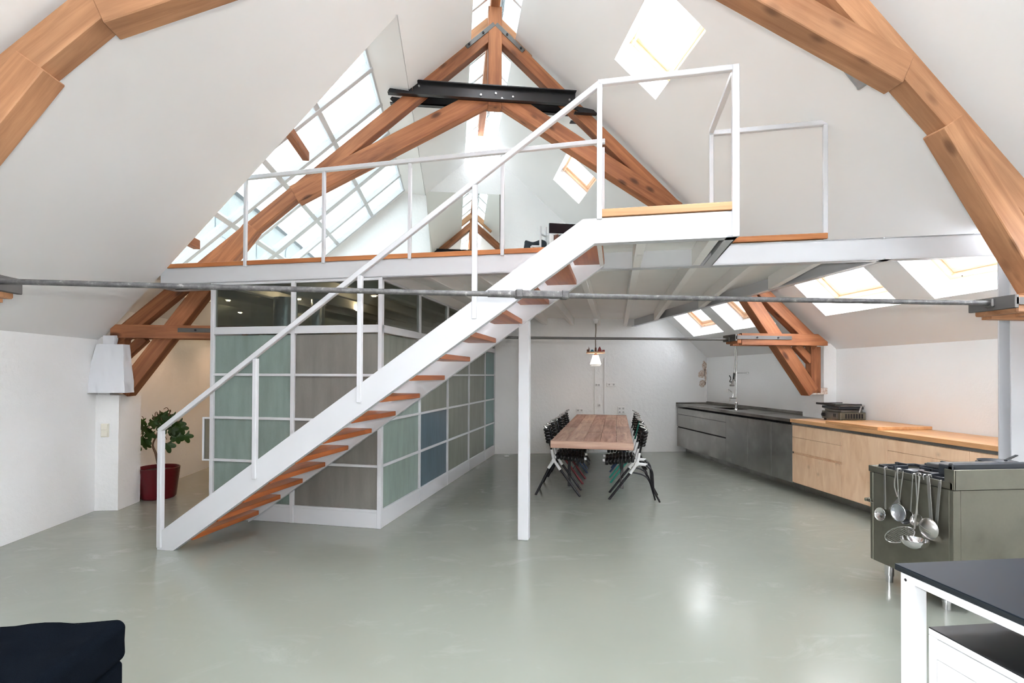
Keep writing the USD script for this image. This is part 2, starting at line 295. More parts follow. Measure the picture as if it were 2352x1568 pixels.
# far gable wall, up into the ridge light
zap = ZK_L + SL * ((XL + XR) / 2 - XL)
gable = Polygon([(XL - 0.3, 0), (XR + 0.3, 0), (XR + 0.3, ZK_R + 0.15), (0.597, 6.68), (XL - 0.3, ZK_L + 0.2)])
wf = thing('wall_far', kind='structure', label='white gable wall at the far end with painted brick texture')
obj('wall_surface', prism_xz(gable, YF, YF + 0.25), rough_wall, wf)
wb = thing('wall_back', kind='structure', label='white gable wall behind the camera')
obj('wall_surface', prism_xz(gable, YB - 0.25, YB), white_wall, wb)

def roof_slab(side, poly):
    """poly in (y, x) plan coordinates, laid on the roof plane and thickened outwards."""
    zf, N = (zl, NL) if side == 'L' else (zr, NR)
    m = trimesh.creation.extrude_polygon(poly, RT, engine='earcut')
    v = m.vertices; y, x, w = v[:, 0], v[:, 1], v[:, 2]
    m.vertices = np.c_[x, y, zf(x)] + w[:, None] * N
    m.fix_normals(); return m
def rect(y0, y1, x0, x1): return Polygon([(y0, x0), (y1, x0), (y1, x1), (y0, x1)])
UP = [(-2.75, -1.57), (0.83, 2.01), (4.41, 5.592), (8.0, 9.19)]
LOW = [(-3.6, -2.45), (-2.05, -0.9), (-0.03, 1.13), (1.53, 2.69), (3.55, 4.72), (5.124, 6.268), (7.31, 8.483), (8.836, 10.01)]
UPX, LOWX = (1.778, 2.255), (4.38, 4.855)
right = rect(YB, YF, 0.79, XR + 0.05)
for y0, y1 in UP: right = right.difference(rect(y0, y1, *UPX))
for y0, y1 in LOW: right = right.difference(rect(y0, y1, *LOWX))
left = Polygon([(YB, XL - 0.05), (YB, 0.2), (YF, 0.2), (YF, -0.57), (5.187, -0.57), (6.588, XL), (6.61, XL - 0.05)])
left = left.difference(rect(-4.2, 0.6, -3.5, -0.9))
cl = thing('ceiling', kind='structure', label='white plastered sloping roof ceiling on both sides of the ridge')
obj('ceiling_slope', roof_slab('L', left), ceiling_paint, cl)
obj('ceiling_slope', roof_slab('R', right), ceiling_paint, cl)
# the deeper bay beside the big roof glazing: outer skin below and around the glass
OFF = 0.40
def zo(x): return zl(x) + OFF
def outer(poly, t=0.06):
    m = trimesh.creation.extrude_polygon(poly, t, engine='earcut'); v = m.vertices
    m.vertices = np.c_[v[:, 1], v[:, 0], zo(v[:, 1])] + v[:, 2][:, None] * NL; m.fix_normals(); return m
GX0, GX1, GY0, GY1 = -3.50, -0.975, 5.02, 10.2
skin = Polygon([(4.6, XL - 0.5), (YF, XL - 0.5), (YF, -0.55), (4.6, -0.55)]).difference(rect(GY0, GY1, GX0, GX1))
obj('ceiling_slope', outer(skin), ceiling_paint, cl)

obj('ceiling_reveal', prism_xz([(-0.575, 5.150), (-0.985, 5.185), (-0.985, 5.24), (-0.60, 5.26)], 5.17, YF), ceiling_paint, cl)

# ---------------------------------------------------------------- windows
nwin = [0]
def win(label):
    nwin[0] += 1
    x = UsdGeom.Xform.Define(stage, f'/World/window_{nwin[0]}')
    return tag(x, label, 'window', kind='structure')
def slope_frame(side, y, x):
    """local axes on the roof plane at (x, y): u along the ridge, v up the slope, w outwards."""
    m = np.eye(4)
    if side == 'R': m[:3, 0] = (0, 1, 0); m[:3, 1] = (-math.cos(PITCH), 0, math.sin(PITCH)); m[:3, 2] = NR; m[:3, 3] = (x, y, zr(x))
    else: m[:3, 0] = (0, -1, 0); m[:3, 1] = (math.cos(PITCH), 0, math.sin(PITCH)); m[:3, 2] = NL; m[:3, 3] = (x, y, zl(x))
    return m
def velux(y0, y1, xs, label):
    w = win(label)
    xlo = max(xs); m = slope_frame('R', y0, xlo)
    W, H = y1 - y0, (max(xs) - min(xs)) / math.cos(PITCH)
    d0 = RT - 0.035                                   # where the frame starts
    def ring(u0, u1, v0, v1, t, w0, w1, name, mat):
        for k, b in enumerate(((u0, u1, v0, v0 + t), (u0, u1, v1 - t, v1))):
            obj(name, bx(b[0], b[1], b[2], b[3], w0, w1, 0.003), mat, w, xf=m)
        for b in ((u0, u0 + t, v0 + t, v1 - t), (u1 - t, u1, v0 + t, v1 - t)):
            L = b[3] - b[2]
            f = m @ np.array([[0, -1, 0, b[1]], [1, 0, 0, b[2]], [0, 0, 1, 0], [0, 0, 0, 1.0]])
            obj(name, bx(0, L, 0, b[1] - b[0], w0, w1, 0.003), mat, w, xf=f)
    U0, V1 = -0.10, H + 0.085                         # the near and upper frame members sit behind the plaster reveal
    ring(U0, W, 0.0, V1, 0.05, d0, d0 + 0.10, 'frame', pine)
    ring(U0 + 0.055, W - 0.055, 0.055, V1 - 0.055, 0.055, d0 + 0.035, d0 + 0.085, 'sash', pine)
    obj('pane', bx(U0 + 0.105, W - 0.105, 0.105, V1 - 0.105, d0 + 0.055, d0 + 0.063, 0), window_glass if y0 > 6.9 else clean_glass, w, xf=m)
    obj('opening_bar', bx(0.01, W - 0.02, H - 0.05, H - 0.03, d0 - 0.03, d0 + 0.005, 0.004), pine, w, xf=m)
    for u in (0.14, W - 0.14):
        obj('screw', cyl_v((u, 0.022, d0 - 0.004), (u, 0.022, d0 + 0.004), 0.006, 8), gap_dark, w, xf=m)
def cyl_v(a, b, r, n): return tube([a, b], r, n)
names_low = ['behind the camera', 'behind the camera', 'beside the camera', 'just in front of the camera', 'above the range cooker at the right', 'above the wooden counter', 'partly hidden behind the right truss leg', 'nearest the far wall']
for (y0, y1), n in zip(LOW, names_low): velux(y0, y1, LOWX, f'low pine framed roof window on the right slope, {n}')
for (y0, y1), n in zip(UP, ['behind the camera', 'over the camera', 'above the stair landing', 'over the far end of the mezzanine']): velux(y0, y1, UPX, f'high pine framed roof window on the right slope, {n}')
# big studio glazing in the left slope
w = win('large sloping studio glazing with white bars in the left roof')
def on_outer(y, x, lift=0.0): return np.array([x, y, zo(x)]) + lift * NL
def gbar(y0, x0, y1, x1, wd, ht, name, mat=None):
    a, b = on_outer(y0, x0, 0.02), on_outer(y1, x1, 0.02)
    obj(name, bx(0, np.linalg.norm(b - a), -wd / 2, wd / 2, -ht / 2, ht / 2, 0.004), mat or steel_white, w, xf=frame(a, b, NL))
ys = [GY0, 5.36, 6.18, 6.98, 7.79, 8.62, 9.45, GY1]
xs_ = [GX0, -2.857, -2.222, -1.585, GX1]
for y in ys: gbar(y, GX0, y, GX1, 0.14 if y in (8.62,) else 0.075, 0.10, 'rafter_bar')
for x in xs_: gbar(GY0, x, GY1, x, 0.065, 0.085, 'cross_bar')
for y0, y1 in zip(ys[:-1], ys[1:]):
    for x0, x1 in zip(xs_[:-1], xs_[1:]):
        a = on_outer(y0, x0, 0.03); f = frame(a, on_outer(y0, x1, 0.03), NL)
        obj('pane', bx(0.02, np.linalg.norm(on_outer(y0, x1) - on_outer(y0, x0)) - 0.02, 0.03, (y1 - y0) - 0.03, 0, 0.006, 0), studio_glass, w, xf=f)
# added, unseen glazing behind the camera, letting in extra daylight as fill
w = win('added sloping glazing in the left roof behind the camera for fill daylight')
for y in np.linspace(-4.2, 0.6, 7): gbar(y, -3.5, y, -0.9, 0.075, 0.10, 'rafter_bar')
for x in (-3.5, -2.857, -2.222, -1.585, -0.9): gbar(-4.2, x, 0.6, x, 0.065, 0.085, 'cross_bar')
a_, b_ = on_outer(-4.2, -3.5, 0.03), on_outer(-4.2, -0.9, 0.03)
obj('pane', bx(0, np.linalg.norm(b_ - a_), 0, 4.8, 0, 0.006, 0), rear_glass, w, xf=frame(a_, b_, NL))
# ridge light: glass slopes carried past the ceiling opening up to the ridge
w = win('narrow glazed ridge light with thin bars along the roof apex')
xr_, zr_ = 0.597, 6.62
xa, za = 0.2 + RT * NL[0], zl(0.2) + RT * NL[2]
xb, zb = 0.79 + RT * NR[0], zr(0.79) + RT * NR[2]
yv = np.arange(YB + 0.1, YF, 0.585)
for y in yv:
    obj('glazing_bar', bar((xa, y, za), (xr_, y, zr_), 0.022, 0.04, (0, 1, 0)), steel_white, w)
    obj('glazing_bar', bar((xb, y, zb), (xr_, y, zr_), 0.022, 0.04, (0, 1, 0)), steel_white, w)
for y0, y1 in zip(yv[:-1], yv[1:]):
    for (x0, z0) in ((xa, za), (xb, zb)):
        obj('pane', hull([(x0, y0, z0), (x0, y1, z0), (xr_, y0, zr_), (xr_, y1, zr_), (x0, y0, z0 + 0.006), (x0, y1, z0 + 0.006), (xr_, y0, zr_ + 0.006), (xr_, y1, zr_ + 0.006)]), studio_glass if y0 > 4.2 else clean_glass, w)
obj('ridge_cap', bx(0.52, 0.67, YB, YF + 0.02, 6.60, 6.66, 0.01), steel_white, w)
beam('ridge_beam', (0.51, YB, 6.40), (0.51, 10.2, 6.40), 0.12, 0.16, beam_wood, thing('ridge_beam_timber', 'long timber ridge beam hung under the glazed apex', 'roof beam'))
# ---------------------------------------------------------------- roof trusses
CX = 0.51
def truss(yf, label, beam_wood, raf, depth, strut, leg):
    t = thing('roof_truss', label, 'roof truss')
    th = 0.15; yc = yf + th / 2
    D = (0, 1, 0)
    def m2(x, z, s): return (x if s > 0 else 2 * CX - x, yc, z)
    def offs(p, q, d):                       # shift a 2D line downwards by d
        p, q = np.array(p, float), np.array(q, float); u = (q - p) / np.linalg.norm(q - p); n = np.array([-u[1], u[0]]); n = n if n[1] < 0 else -n
        return p + n * d, q + n * d
    for s in (1, -1):
        a, b = offs(*raf, depth / 2 + 0.005)
        beam('rafter', m2(*a, s), m2(*b, s), depth, th, beam_wood, t, D)
        beam('strut', m2(*strut[0], s), m2(*strut[1], s), strut[2], th + 0.01, beam_wood, t, D)
        beam('leg', m2(*leg[0], s), m2(*leg[1], s), 0.175, th + 0.02, beam_wood, t, D)
        x0, x1 = 3.83, 5.06
        poly = [(x0, 2.01), (5.07, 2.01), (5.07, 2.06), (4.93, 2.165), (x0, 2.165)] if s > 0 else [(2 * CX - x, z) for x, z in [(3.55 if yf > 5 else 3.66, 2.01), (5.0, 2.01), (5.0, 2.12), (4.95, 2.165), (3.55 if yf > 5 else 3.66, 2.165)]]
        xs0 = min(p[0] for p in poly)
        for yy in ((yf - 0.075, yf - 0.005), (yf + th + 0.005, yf + th + 0.075)):
            pm = prism_xz([(x - xs0, z) for x, z in poly], 0, yy[1] - yy[0])
            obj('collar_beam', pm, beam_wood, t, xf=tr(xs0, yy[0], 0))
        beam('wall_post', m2(4.965, 1.36, s), m2(4.965, 2.0, s), 0.14, 0.13, beam_wood, t, (0, 1, 0))
        beam('brace', m2(4.70, 2.02, s), m2(4.92, 1.80, s), 0.10, 0.1, beam_wood, t, D)
        # forged strap round the end of the collar
        ex = 3.79 if s > 0 else (2 * CX - 3.51 if yf > 5 else -2.60)
        for yy in (yf - 0.085, yf + th + 0.075):
            obj('iron_strap', bx(ex - 0.05 * s, ex + 0.75 * s, yy, yy + 0.01, 2.083, 2.133, 0.002), old_iron, t)
        obj('end_plate', bx(ex - 0.06 * s, ex - 0.03 * s, yf - 0.085, yf + th + 0.085, 2.06, 2.15, 0.004), old_iron, t)
        obj('end_block', bx(ex - 0.025 * s, ex + 0.04 * s, yf - 0.07, yf + th + 0.07, 2.03, 2.15, 0.008), beam_wood, t)
        for k in (0.25, 0.55): obj('bolt', cyl((ex + k * s, yf - 0.094, 2.108), (ex + k * s, yf - 0.083, 2.108), 0.012, 8), gap_dark, t)
        # strap at the apex
        a, b = (0.52, 6.10), (0.88, 5.775)
        beam('apex_strap', m2(*a, s)[:1] + (yf - 0.006,) + (a[1],), m2(*b, s)[:1] + (yf - 0.006,) + (b[1],), 0.055, 0.012, old_iron, t, D)
        for k in (0.4, 0.9):
            p = np.array(m2(a[0] + (b[0] - a[0]) * k, a[1] + (b[1] - a[1]) * k, s))
            obj('bolt', cyl((p[0], yf - 0.024, p[2]), (p[0], yf - 0.01, p[2]), 0.014, 8), gap_dark, t)
    for s in (1, -1):                        # paler doubling pieces behind the apex
        p_, q_ = m2(0.56, 6.24 + raf[0][1] - 6.145, s), m2(1.02, 5.83 + raf[0][1] - 6.145, s)
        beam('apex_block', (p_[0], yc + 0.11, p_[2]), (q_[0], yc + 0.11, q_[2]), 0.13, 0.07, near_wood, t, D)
    beam('king_post', (CX, yc, 5.05), (CX, yc, 6.33), 0.175, th + 0.02, beam_wood, t, (0, 1, 0))
    # pair of black steel channels across the collar
    for y0, sgn in ((yf - 0.012, -1), (yf + th + 0.012, 1)):
        web = bx(-0.53, 1.56, y0, y0 + sgn * 0.012, 5.09, 5.27, 0)
        fl = [bx(-0.53, 1.56, y0, y0 + sgn * 0.075, z, z + 0.012, 0) for z in (5.09, 5.258)]
        obj('steel_channel', [web] + fl, black_steel, t)
        for s in (1, -1):
            poly = [(1.54, 5.10), (1.80, 5.06), (1.86, 5.0), (1.70, 4.99), (1.54, 5.06)] if s > 0 else [(-0.52, 5.10), (-0.79, 5.10), (-0.83, 5.14), (-0.77, 5.22), (-0.55, 5.25)]
            obj('end_plate_steel', prism_xz(poly, y0 + sgn * 0.004, y0 + sgn * 0.02), black_steel, t)
            pl_ = bx((1.54 if s > 0 else -0.83), (1.84 if s > 0 else -0.52), y0, y0 + sgn * 0.07, (4.99 if s > 0 else 5.09), (5.0 if s > 0 else 5.10), 0)
            obj('end_flange', pl_, black_steel, t)
    for (x, z) in ((0.33, 5.16), (0.52, 5.19), (0.60, 5.13), (0.74, 5.16), (-0.45, 5.22), (-0.68, 5.17), (1.48, 5.17)):
        obj('bolt', tube([(x, yf - 0.024, z), (x, yf - 0.04, z)], 0.013, 8), dull_chrome, t)
    return t
truss(6.58, 'timber roof truss with black steel collar standing through the mezzanine', beam_wood, ((0.52, 6.145), (5.04, 2.08)), 0.155, ((0.55, 5.217), (2.98, 3.80), 0.22), ((4.918, 1.37), (3.475, 3.39)))
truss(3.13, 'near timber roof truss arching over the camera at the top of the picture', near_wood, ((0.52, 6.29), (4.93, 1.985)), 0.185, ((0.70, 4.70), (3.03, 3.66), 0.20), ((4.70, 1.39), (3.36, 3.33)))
pur = [('short purlin stub joining the truss to the roof edge, the upper one', -1.83, 5.70, 6.62, 4.29), ('short purlin stub joining the truss to the roof edge, the lower one', -3.13, 6.22, 6.70, 3.17)]
for lb, x, y0, y1, z in pur:
    obj('purlin', bx(0, y1 - y0, -0.04, 0.04, -0.055, 0.055), beam_wood, None, xf=frame((x, y0, z), (x, y1, z)), label=lb, cat='purlin')
# tie rods
def tie_rod(y, x0, x1, label, buckle, mat):
    t = thing('tie_rod', label, 'tie rod')
    z = 2.112 if y < 5 else 2.09; r = 0.0165
    n = 40; xs = np.linspace(x0, x1, n)
    obj('rod', tube(np.c_[xs, np.full(n, y), np.full(n, z) - 0.012 * np.sin(np.pi * (xs - x0) / (x1 - x0))], r, 12), mat, t, smooth=40)
    if buckle:
        bxx = 0.55
        obj('turnbuckle', [bx(bxx - 0.15, bxx + 0.15, y - 0.034, y - 0.014, z - 0.03, z + 0.012, 0.006), bx(bxx - 0.15, bxx + 0.15, y + 0.014, y + 0.034, z - 0.03, z + 0.012, 0.006),
             bx(bxx - 0.17, bxx - 0.12, y - 0.036, y + 0.036, z - 0.036, z + 0.018, 0.008), bx(bxx + 0.12, bxx + 0.17, y - 0.036, y + 0.036, z - 0.036, z + 0.018, 0.008)], mat, t)
        obj('sleeve', cyl((bxx - 0.34, y, z - 0.01), (bxx - 0.15, y, z - 0.01), 0.022, 12), mat, t, smooth=40)
    for xe, s in ((x0, 1), (x1, -1)):
        obj('nut', bx(xe - 0.02, xe + 0.02, y - 0.03, y + 0.03, z - 0.03, z + 0.03, 0.008), old_iron, t)
tie_rod(3.205, -2.59, 3.73, 'near horizontal iron tie rod with turnbuckle crossing the whole picture', True, rod_iron)
tie_rod(6.655, -2.46, 3.73, 'far thin dark iron tie rod above the dining table', False, old_iron)
# galvanised vent pipe by the near truss
t = thing('vent_pipe', 'galvanised round vent pipe below the near truss at top right', 'vent pipe')
p0, p1 = np.array([2.60, 3.47, 4.235]), np.array([3.06, 3.50, 3.79])
d = p1 - p0
obj('pipe', tube([p0, p0 + d * 0.97, p1], 0.075, 28), zinc, t, smooth=40)
for k in (0.18, 0.42, 0.66, 0.985):
    obj('seam', tube([p0 + d * (k - 0.008), p0 + d * (k + 0.008)], 0.0785, 28), zinc, t, smooth=40)
obj('clamp', tube([p0 + d * 0.47, p0 + d * 0.51], 0.08, 28), dull_chrome, t, smooth=40)

# ---------------------------------------------------------------- mezzanine (local axes: x along its front edge, y into the room)
mz = struct_thing('mezzanine', 'white steel framed mezzanine platform with timber edge carrying the upper floor', 'mezzanine')
def toS(x, y):
    d = np.array([x, y]) - S0; return (d[0] * ca - d[1] * sa, d[0] * sa + d[1] * ca)
def channel(p0, p1, zb, zt, side, fl=0.075):
    """C profile standing on edge between plan points p0 and p1 (local), web on the line, flanges towards side (+1 = left of travel)."""
    L = math.dist(p0, p1); h = zt - zb
    m = trimesh.util.concatenate([bx(0, L, 0, side * 0.012, 0, h, 0.002), bx(0, L, 0, side * fl, 0, 0.012, 0), bx(0, L, 0, side * fl, h - 0.012, h, 0)])
    a = math.atan2(p1[1] - p0[1], p1[0] - p0[0]); m.apply_transform(tr(p0[0], p0[1], zb) @ rotz(a)); return m
obj('edge_beam', channel((-2.72, 0.0), (5.72, 0.0), 2.60, 2.79, 1, 0.09), steel_white, mz)
rb0, rb1 = toS(3.74, 4.02), toS(3.74, YF)
obj('side_beam', channel(rb1, rb0, 2.60, 2.79, -1), steel_white, mz)
deck = [toS(-3.64, 6.39), (-2.72, 0.03), (4.66, 0.03), toS(3.74, 4.1), toS(3.74, YF), toS(-3.64, YF)]
obj('soffit', prism_xy(deck, 2.755, 2.785), joist_white, mz)
deck2 = [toS(-3.5, 6.36), (-2.66, 0.03), (4.18, 0.03), toS(3.24, 4.3), toS(3.24, YF), toS(-3.5, YF)]
obj('floor_deck', prism_xy(deck2, 2.79, 2.832), deck_grey, mz)
dpoly = Polygon([toS(-3.62, 6.45), (-2.70, 0.09), (4.7, 0.09), toS(3.70, 4.1), toS(3.70, YF - 0.01), toS(-3.62, YF - 0.01)]).buffer(-0.02)
from shapely.geometry import LineString
for k in range(-7, 9):
    a = 0.44 + 0.53 * k
    seg = LineString([(a, -1), (a, 12)]).intersection(dpoly)
    if seg.is_empty or seg.length < 0.2: continue
    (xa0, ya0), (xa1, ya1) = seg.coords[0], seg.coords[-1]
    obj('joist', bx(a - 0.036, a + 0.036, ya0, ya1, 2.605, 2.757, 0.004), joist_white, mz)
posts_b = [-1.61, -0.665, 0.305, 1.276, 2.25]
edges = [-2.64] + posts_b[:-1] + [2.22]
for e0, e1 in zip(edges[:-1], edges[1:]):
    obj('edge_board', bx(0, e1 - e0 - 0.034, 0, 0.10, 0, 0.048, 0.004), board_wood, mz, xf=tr(e0 + 0.017, -0.014, 2.787))
obj('edge_board', bx(0, 0.93, 0, 0.10, 0, 0.05, 0.004), board_wood, mz, xf=tr(3.26, -0.014, 2.80))
obj('column', [bx(1.447, 1.553, -0.053, 0.053, 0, 2.12, 0.006), bx(1.45, 1.55, 0.0, 0.05, 2.0, 2.6, 0.004)], steel_white, mz)
# H column at the right end, on the room's right
obj('wall_column', [bx(5.51, 5.70, -0.075, -0.06, 0, 2.6, 0.002), bx(5.51, 5.70, 0.06, 0.075, 0, 2.6, 0.002), bx(5.635, 5.65, -0.06, 0.06, 0, 2.6, 0)], steel_white, mz)
obj('vent_strip', bx(-2.80, -2.02, 0.10, 0.30, 2.575, 2.60, 0.003), steel_white, mz)
for k in range(3): obj('vent_slot', bx(-2.66 + 0.22 * k, -2.50 + 0.22 * k, 0.14, 0.165, 2.571, 2.576, 0), gap_dark, mz)

# ---------------------------------------------------------------- stair with landing
stt = struct_thing('staircase', 'white steel staircase with open timber treads and landing up to the mezzanine', 'staircase')
m_ = 0.6935
def stringer(b0, b1):
    """Folded stringer plate with landing return, in x,z."""
    upz = lambda x: 0.18 + m_ * (x + 1.645)
    poly = [(-1.70, 0), (-1.53, 0), (2.215, 2.60), (3.235, 2.60), (3.235, 2.79), (2.125, 2.79), (-1.645, 0.18), (-1.70, 0.18)]
    return poly
near_poly = stringer(0, 0)
def flange(p0, p1, b0, b1, t=0.012, inward=1):
    u = nrm((p1[0] - p0[0], p1[1] - p0[1])); n = np.array([-u[1], u[0]]) * t * inward
    q = [p0, p1, (p1[0] + n[0], p1[1] + n[1]), (p0[0] + n[0], p0[1] + n[1])]
    return prism_xz(q, b0, b1)
obj('stringer', [prism_xz(near_poly, -1.0, -0.988), flange((-1.53, 0), (2.215, 2.60), -0.99, -0.935), flange((-1.645, 0.18), (2.125, 2.79), -0.99, -0.935, inward=-1), flange((2.215, 2.60), (3.235, 2.60), -0.99, -0.92),
      flange((2.125, 2.79), (3.235, 2.79), -0.99, -0.92, inward=-1)], steel_white, stt)
far_poly = [(-1.70, 0), (-1.50, 0), (2.26, 2.62), (2.26, 2.79), (2.125, 2.79), (-1.645, 0.18), (-1.70, 0.18)]
obj('stringer', [prism_xz(far_poly, -0.012, -0.002), flange((-1.50, 0), (2.26, 2.62), -0.065, -0.004)], steel_white, stt)
for k in range(15):
    ar, zt = -1.369 + 0.2598 * k, 0.134 + 0.1818 * k
    obj('tread', bx(0, 0.875, -0.14, 0.14, -0.0225, 0.0225, 0.003), tread_wood, stt, xf=tr(ar - 0.14, -0.07, zt - 0.0225) @ rotz(-math.pi / 2))
# landing frame and boards
obj('landing_side', channel((3.235, 0.0), (3.235, -1.0), 2.60, 2.79, -1), steel_white, stt)
obj('landing_joist', bx(2.526, 2.600, -0.985, -0.005, 2.605, 2.757, 0.003), joist_white, stt)
obj('landing_joist', bx(3.056, 3.128, -0.985, -0.005, 2.605, 2.757, 0.003), joist_white, stt)
obj('landing_joist', bx(2.225, 2.262, -0.985, -0.005, 2.62, 2.78, 0.003), joist_white, stt)
obj('landing_soffit', bx(2.24, 3.20, -0.985, 0.0, 2.757, 2.785, 0), joist_white, stt)
obj('landing_board', bx(0, 0.955, 0, 1.0, 0, 0.058, 0.004), plywood_pale, stt, xf=tr(2.255, -1.006, 2.80))
# balusters and rail: square tube
def vpost(a, b, z0, z1, w=0.04, par=stt, name='baluster'): obj(name, bx(a - w / 2, a + w / 2, b - w / 2, b + w / 2, z0, z1, 0.004), steel_white, par)
B = -0.994
vpost(-1.672, B, 0.02, 1.08, 0.046); vpost(-0.706, B, 0.68, 1.73); vpost(0.279, B, 1.36, 2.42); vpost(1.268, B, 2.04, 3.11); vpost(2.25, B, 2.78, 3.815); vpost(3.222, B, 2.60, 3.85, 0.05)
hr = [(-1.672, 1.085), (2.248, 3.828)]
obj('handrail', [bar((-1.69, B, 1.075), (2.258, B, 3.826), 0.042, 0.042), bar((2.235, B, 3.824), (3.245, B, 3.832), 0.042, 0.042)], steel_white, stt)
obj('handrail', bar((3.226, B, 3.832), (3.226, 0.0, 3.832), 0.042, 0.042), steel_white, stt)

# ---------------------------------------------------------------- mezzanine railing
rl = struct_thing('railing', 'white square tube railing along the left part of the mezzanine edge', 'railing')
for a in posts_b: vpost(a, -0.012, 2.768, 3.755, 0.034, rl, 'post')
obj('top_rail', bar((-1.63, -0.012, 3.742), (2.27, -0.012, 3.815), 0.042, 0.042), steel_white, rl)
rl2 = struct_thing('railing', 'short white railing on the mezzanine edge right of the landing', 'railing')
for a in (3.232, 4.183): vpost(a, 0.03, 2.79, 3.82, 0.036, rl2, 'post')
obj('top_rail', bar((3.215, 0.03, 3.822), (4.20, 0.03, 3.832), 0.042, 0.042), steel_white, rl2)

# ---------------------------------------------------------------- glass partition box
gp = struct_thing('glass_partition', 'white framed glass partition room of frosted panes beneath the mezzanine', 'glass partition')
HZ = [0.176, 0.640, 1.110, 1.585, 2.03]
AF = [-2.055, -1.032, 0.0]
BS = [0.0, 1.088, 2.170, 3.268, 4.334, 5.10]
def plate(u0, u1, z0, z1, side, d0, d1, c=0.003):
    """panel on the front (side F: u = x, thickness in y) or on the right flank (side R: u = y, thickness in x)."""
    return bx(u0, u1, d0, d1, z0, z1, c) if side == 'F' else bx(-d1, -d0, u0, u1, z0, z1, c)
def grid(side, U, mats, flipped=False):
    for i, (u0, u1) in enumerate(zip(U[:-1], U[1:])):
        obj('base_panel', plate(u0 + 0.003, u1 - 0.003, 0, 0.165, side, 0.004, 0.03), steel_white, gp)
        for r in range(4):
            obj('pane', plate(u0 + 0.018, u1 - 0.018, HZ[r] + 0.012, HZ[r + 1] - 0.012, side, 0.022, 0.030, 0), mats[i][r], gp)
        obj('pane', plate(u0 + 0.018, u1 - 0.018, 2.11, 2.585, side, 0.022, 0.030, 0), clear_glass, gp)
        for r, z in enumerate(HZ[:-1]):
            obj('glazing_bar', plate(u0, u1, z - 0.014, z + 0.014, side, 0.0, 0.05), steel_white, gp)
        obj('lintel', plate(u0, u1, 2.03, 2.112, side, 0.0, 0.06), steel_white, gp)
        obj('head_bar', plate(u0, u1, 2.575, 2.60, side, 0.0, 0.05), steel_white, gp)
    for k, u in enumerate(U):
        if side == 'R' and k == 0: continue
        wd = 0.024 if side == 'F' else 0.014
        lo, hi = (u, u + 2 * wd) if (side == 'F' and k == 0) else (u - wd, u + wd)
        if side == 'F' and k == len(U) - 1: lo, hi = u - 0.045, u
        obj('mullion', plate(lo, hi, 0.0 if side == 'F' else 0.0, 2.6, side, -0.002, 0.052), steel_white, gp)
G, BR, SG, BL, OL, TE = glass_green, glass_brown, glass_sage, glass_blue, glass_olive, glass_teal
grid('F', AF, [[G, G, G, G], [BR, BR, BR, BR]])
grid('R', BS, [[SG, SG, SG, OL], [BL, BL, OL, OL], [OL, OL, OL, OL], [OL, OL, OL, OL], [TE, TE, TE, TE]])
# left flank: upper clear glass over a white panelled wall, with a small hatch standing open
obj('side_wall', bx(-2.052, -2.02, 0.05, 4.0, 0, 2.08, 0.003), steel_white, gp)
obj('pane', bx(-2.045, -2.037, 0.06, 4.0, 2.11, 2.585, 0), clear_glass, gp)
obj('head_bar', bx(-2.055, -2.02, 0.05, 4.0, 2.575, 2.6, 0.003), steel_white, gp)
ht = thing('hatch', None, None, parent=gp)
for b_ in (bx(-2.15, -2.13, 0.0, 0.03, 0.625, 1.11, 0.003), bx(-2.13, -2.055, 0.0, 0.03, 1.09, 1.11, 0.003), bx(-2.13, -2.055, 0.0, 0.03, 0.625, 0.645, 0.003)):
    obj('hatch_frame', b_, steel_white, ht)
obj('hatch_pane', bx(-2.13, -2.057, 0.012, 0.018, 0.645, 1.09, 0), clear_glass, ht)
dx = struct_thing('air_duct', 'shiny round steel air duct standing inside the glass partition room', 'air duct')
obj('pipe', tube([(-1.93, 1.15, 1.6), (-1.93, 1.15, 2.60)], 0.15, 32), zinc, dx, smooth=40)
obj('pipe', tube([(-1.58, 1.35, 1.6), (-1.58, 1.35, 2.60)], 0.09, 28), zinc, dx, smooth=40)
for k, (a, b) in enumerate([(-2.858, 1.21), (-3.72, 2.5), (-1.815, 1.27), (-1.62, 2.51), (-2.85, 3.4), (-0.683, 1.19), (-0.62, 2.6), (0.0, 0.0)]):
    if (a, b) == (0.0, 0.0): continue
    p = S(a, b)
    where = ['in the corridor left of the glass partition, nearer one', 'in the corridor corner by the left wall', 'over the duct inside the glass room', 'deep inside the glass room', 'at the back of the corridor', 'inside the glass room near its front right corner', 'behind the front right corner of the glass room'][k]
    d_ = thing('downlight', f'small glowing recessed downlight {where}', 'downlight', loc=(p[0], p[1], 2.60), group=None)
    obj('bezel', lathe([(0.030, 0), (0.045, 0), (0.047, -0.006), (0.032, -0.008), (0.030, 0)], 24), dull_chrome, d_)
    obj('lamp_face', tube([(0, 0, -0.004), (0, 0, 0.006)], 0.031, 20), spot_glow, d_)
# warm spots washing the corridor wall
for (x, y) in ((-3.45, 7.6), (-3.45, 9.4)):
    s_ = UsdLux.SphereLight.Define(stage, numbered('/World', 'corridor_spot'))
    s_.CreateRadiusAttr(0.03); s_.CreateIntensityAttr(SPOT * 18); s_.CreateColorAttr(Gf.Vec3f(1.0, 0.62, 0.38)); s_.AddTranslateOp().Set((x, y, 2.55))
    sh = UsdLux.ShapingAPI.Apply(s_.GetPrim()); sh.CreateShapingConeAngleAttr(60.0); sh.CreateShapingConeSoftnessAttr(0.7)

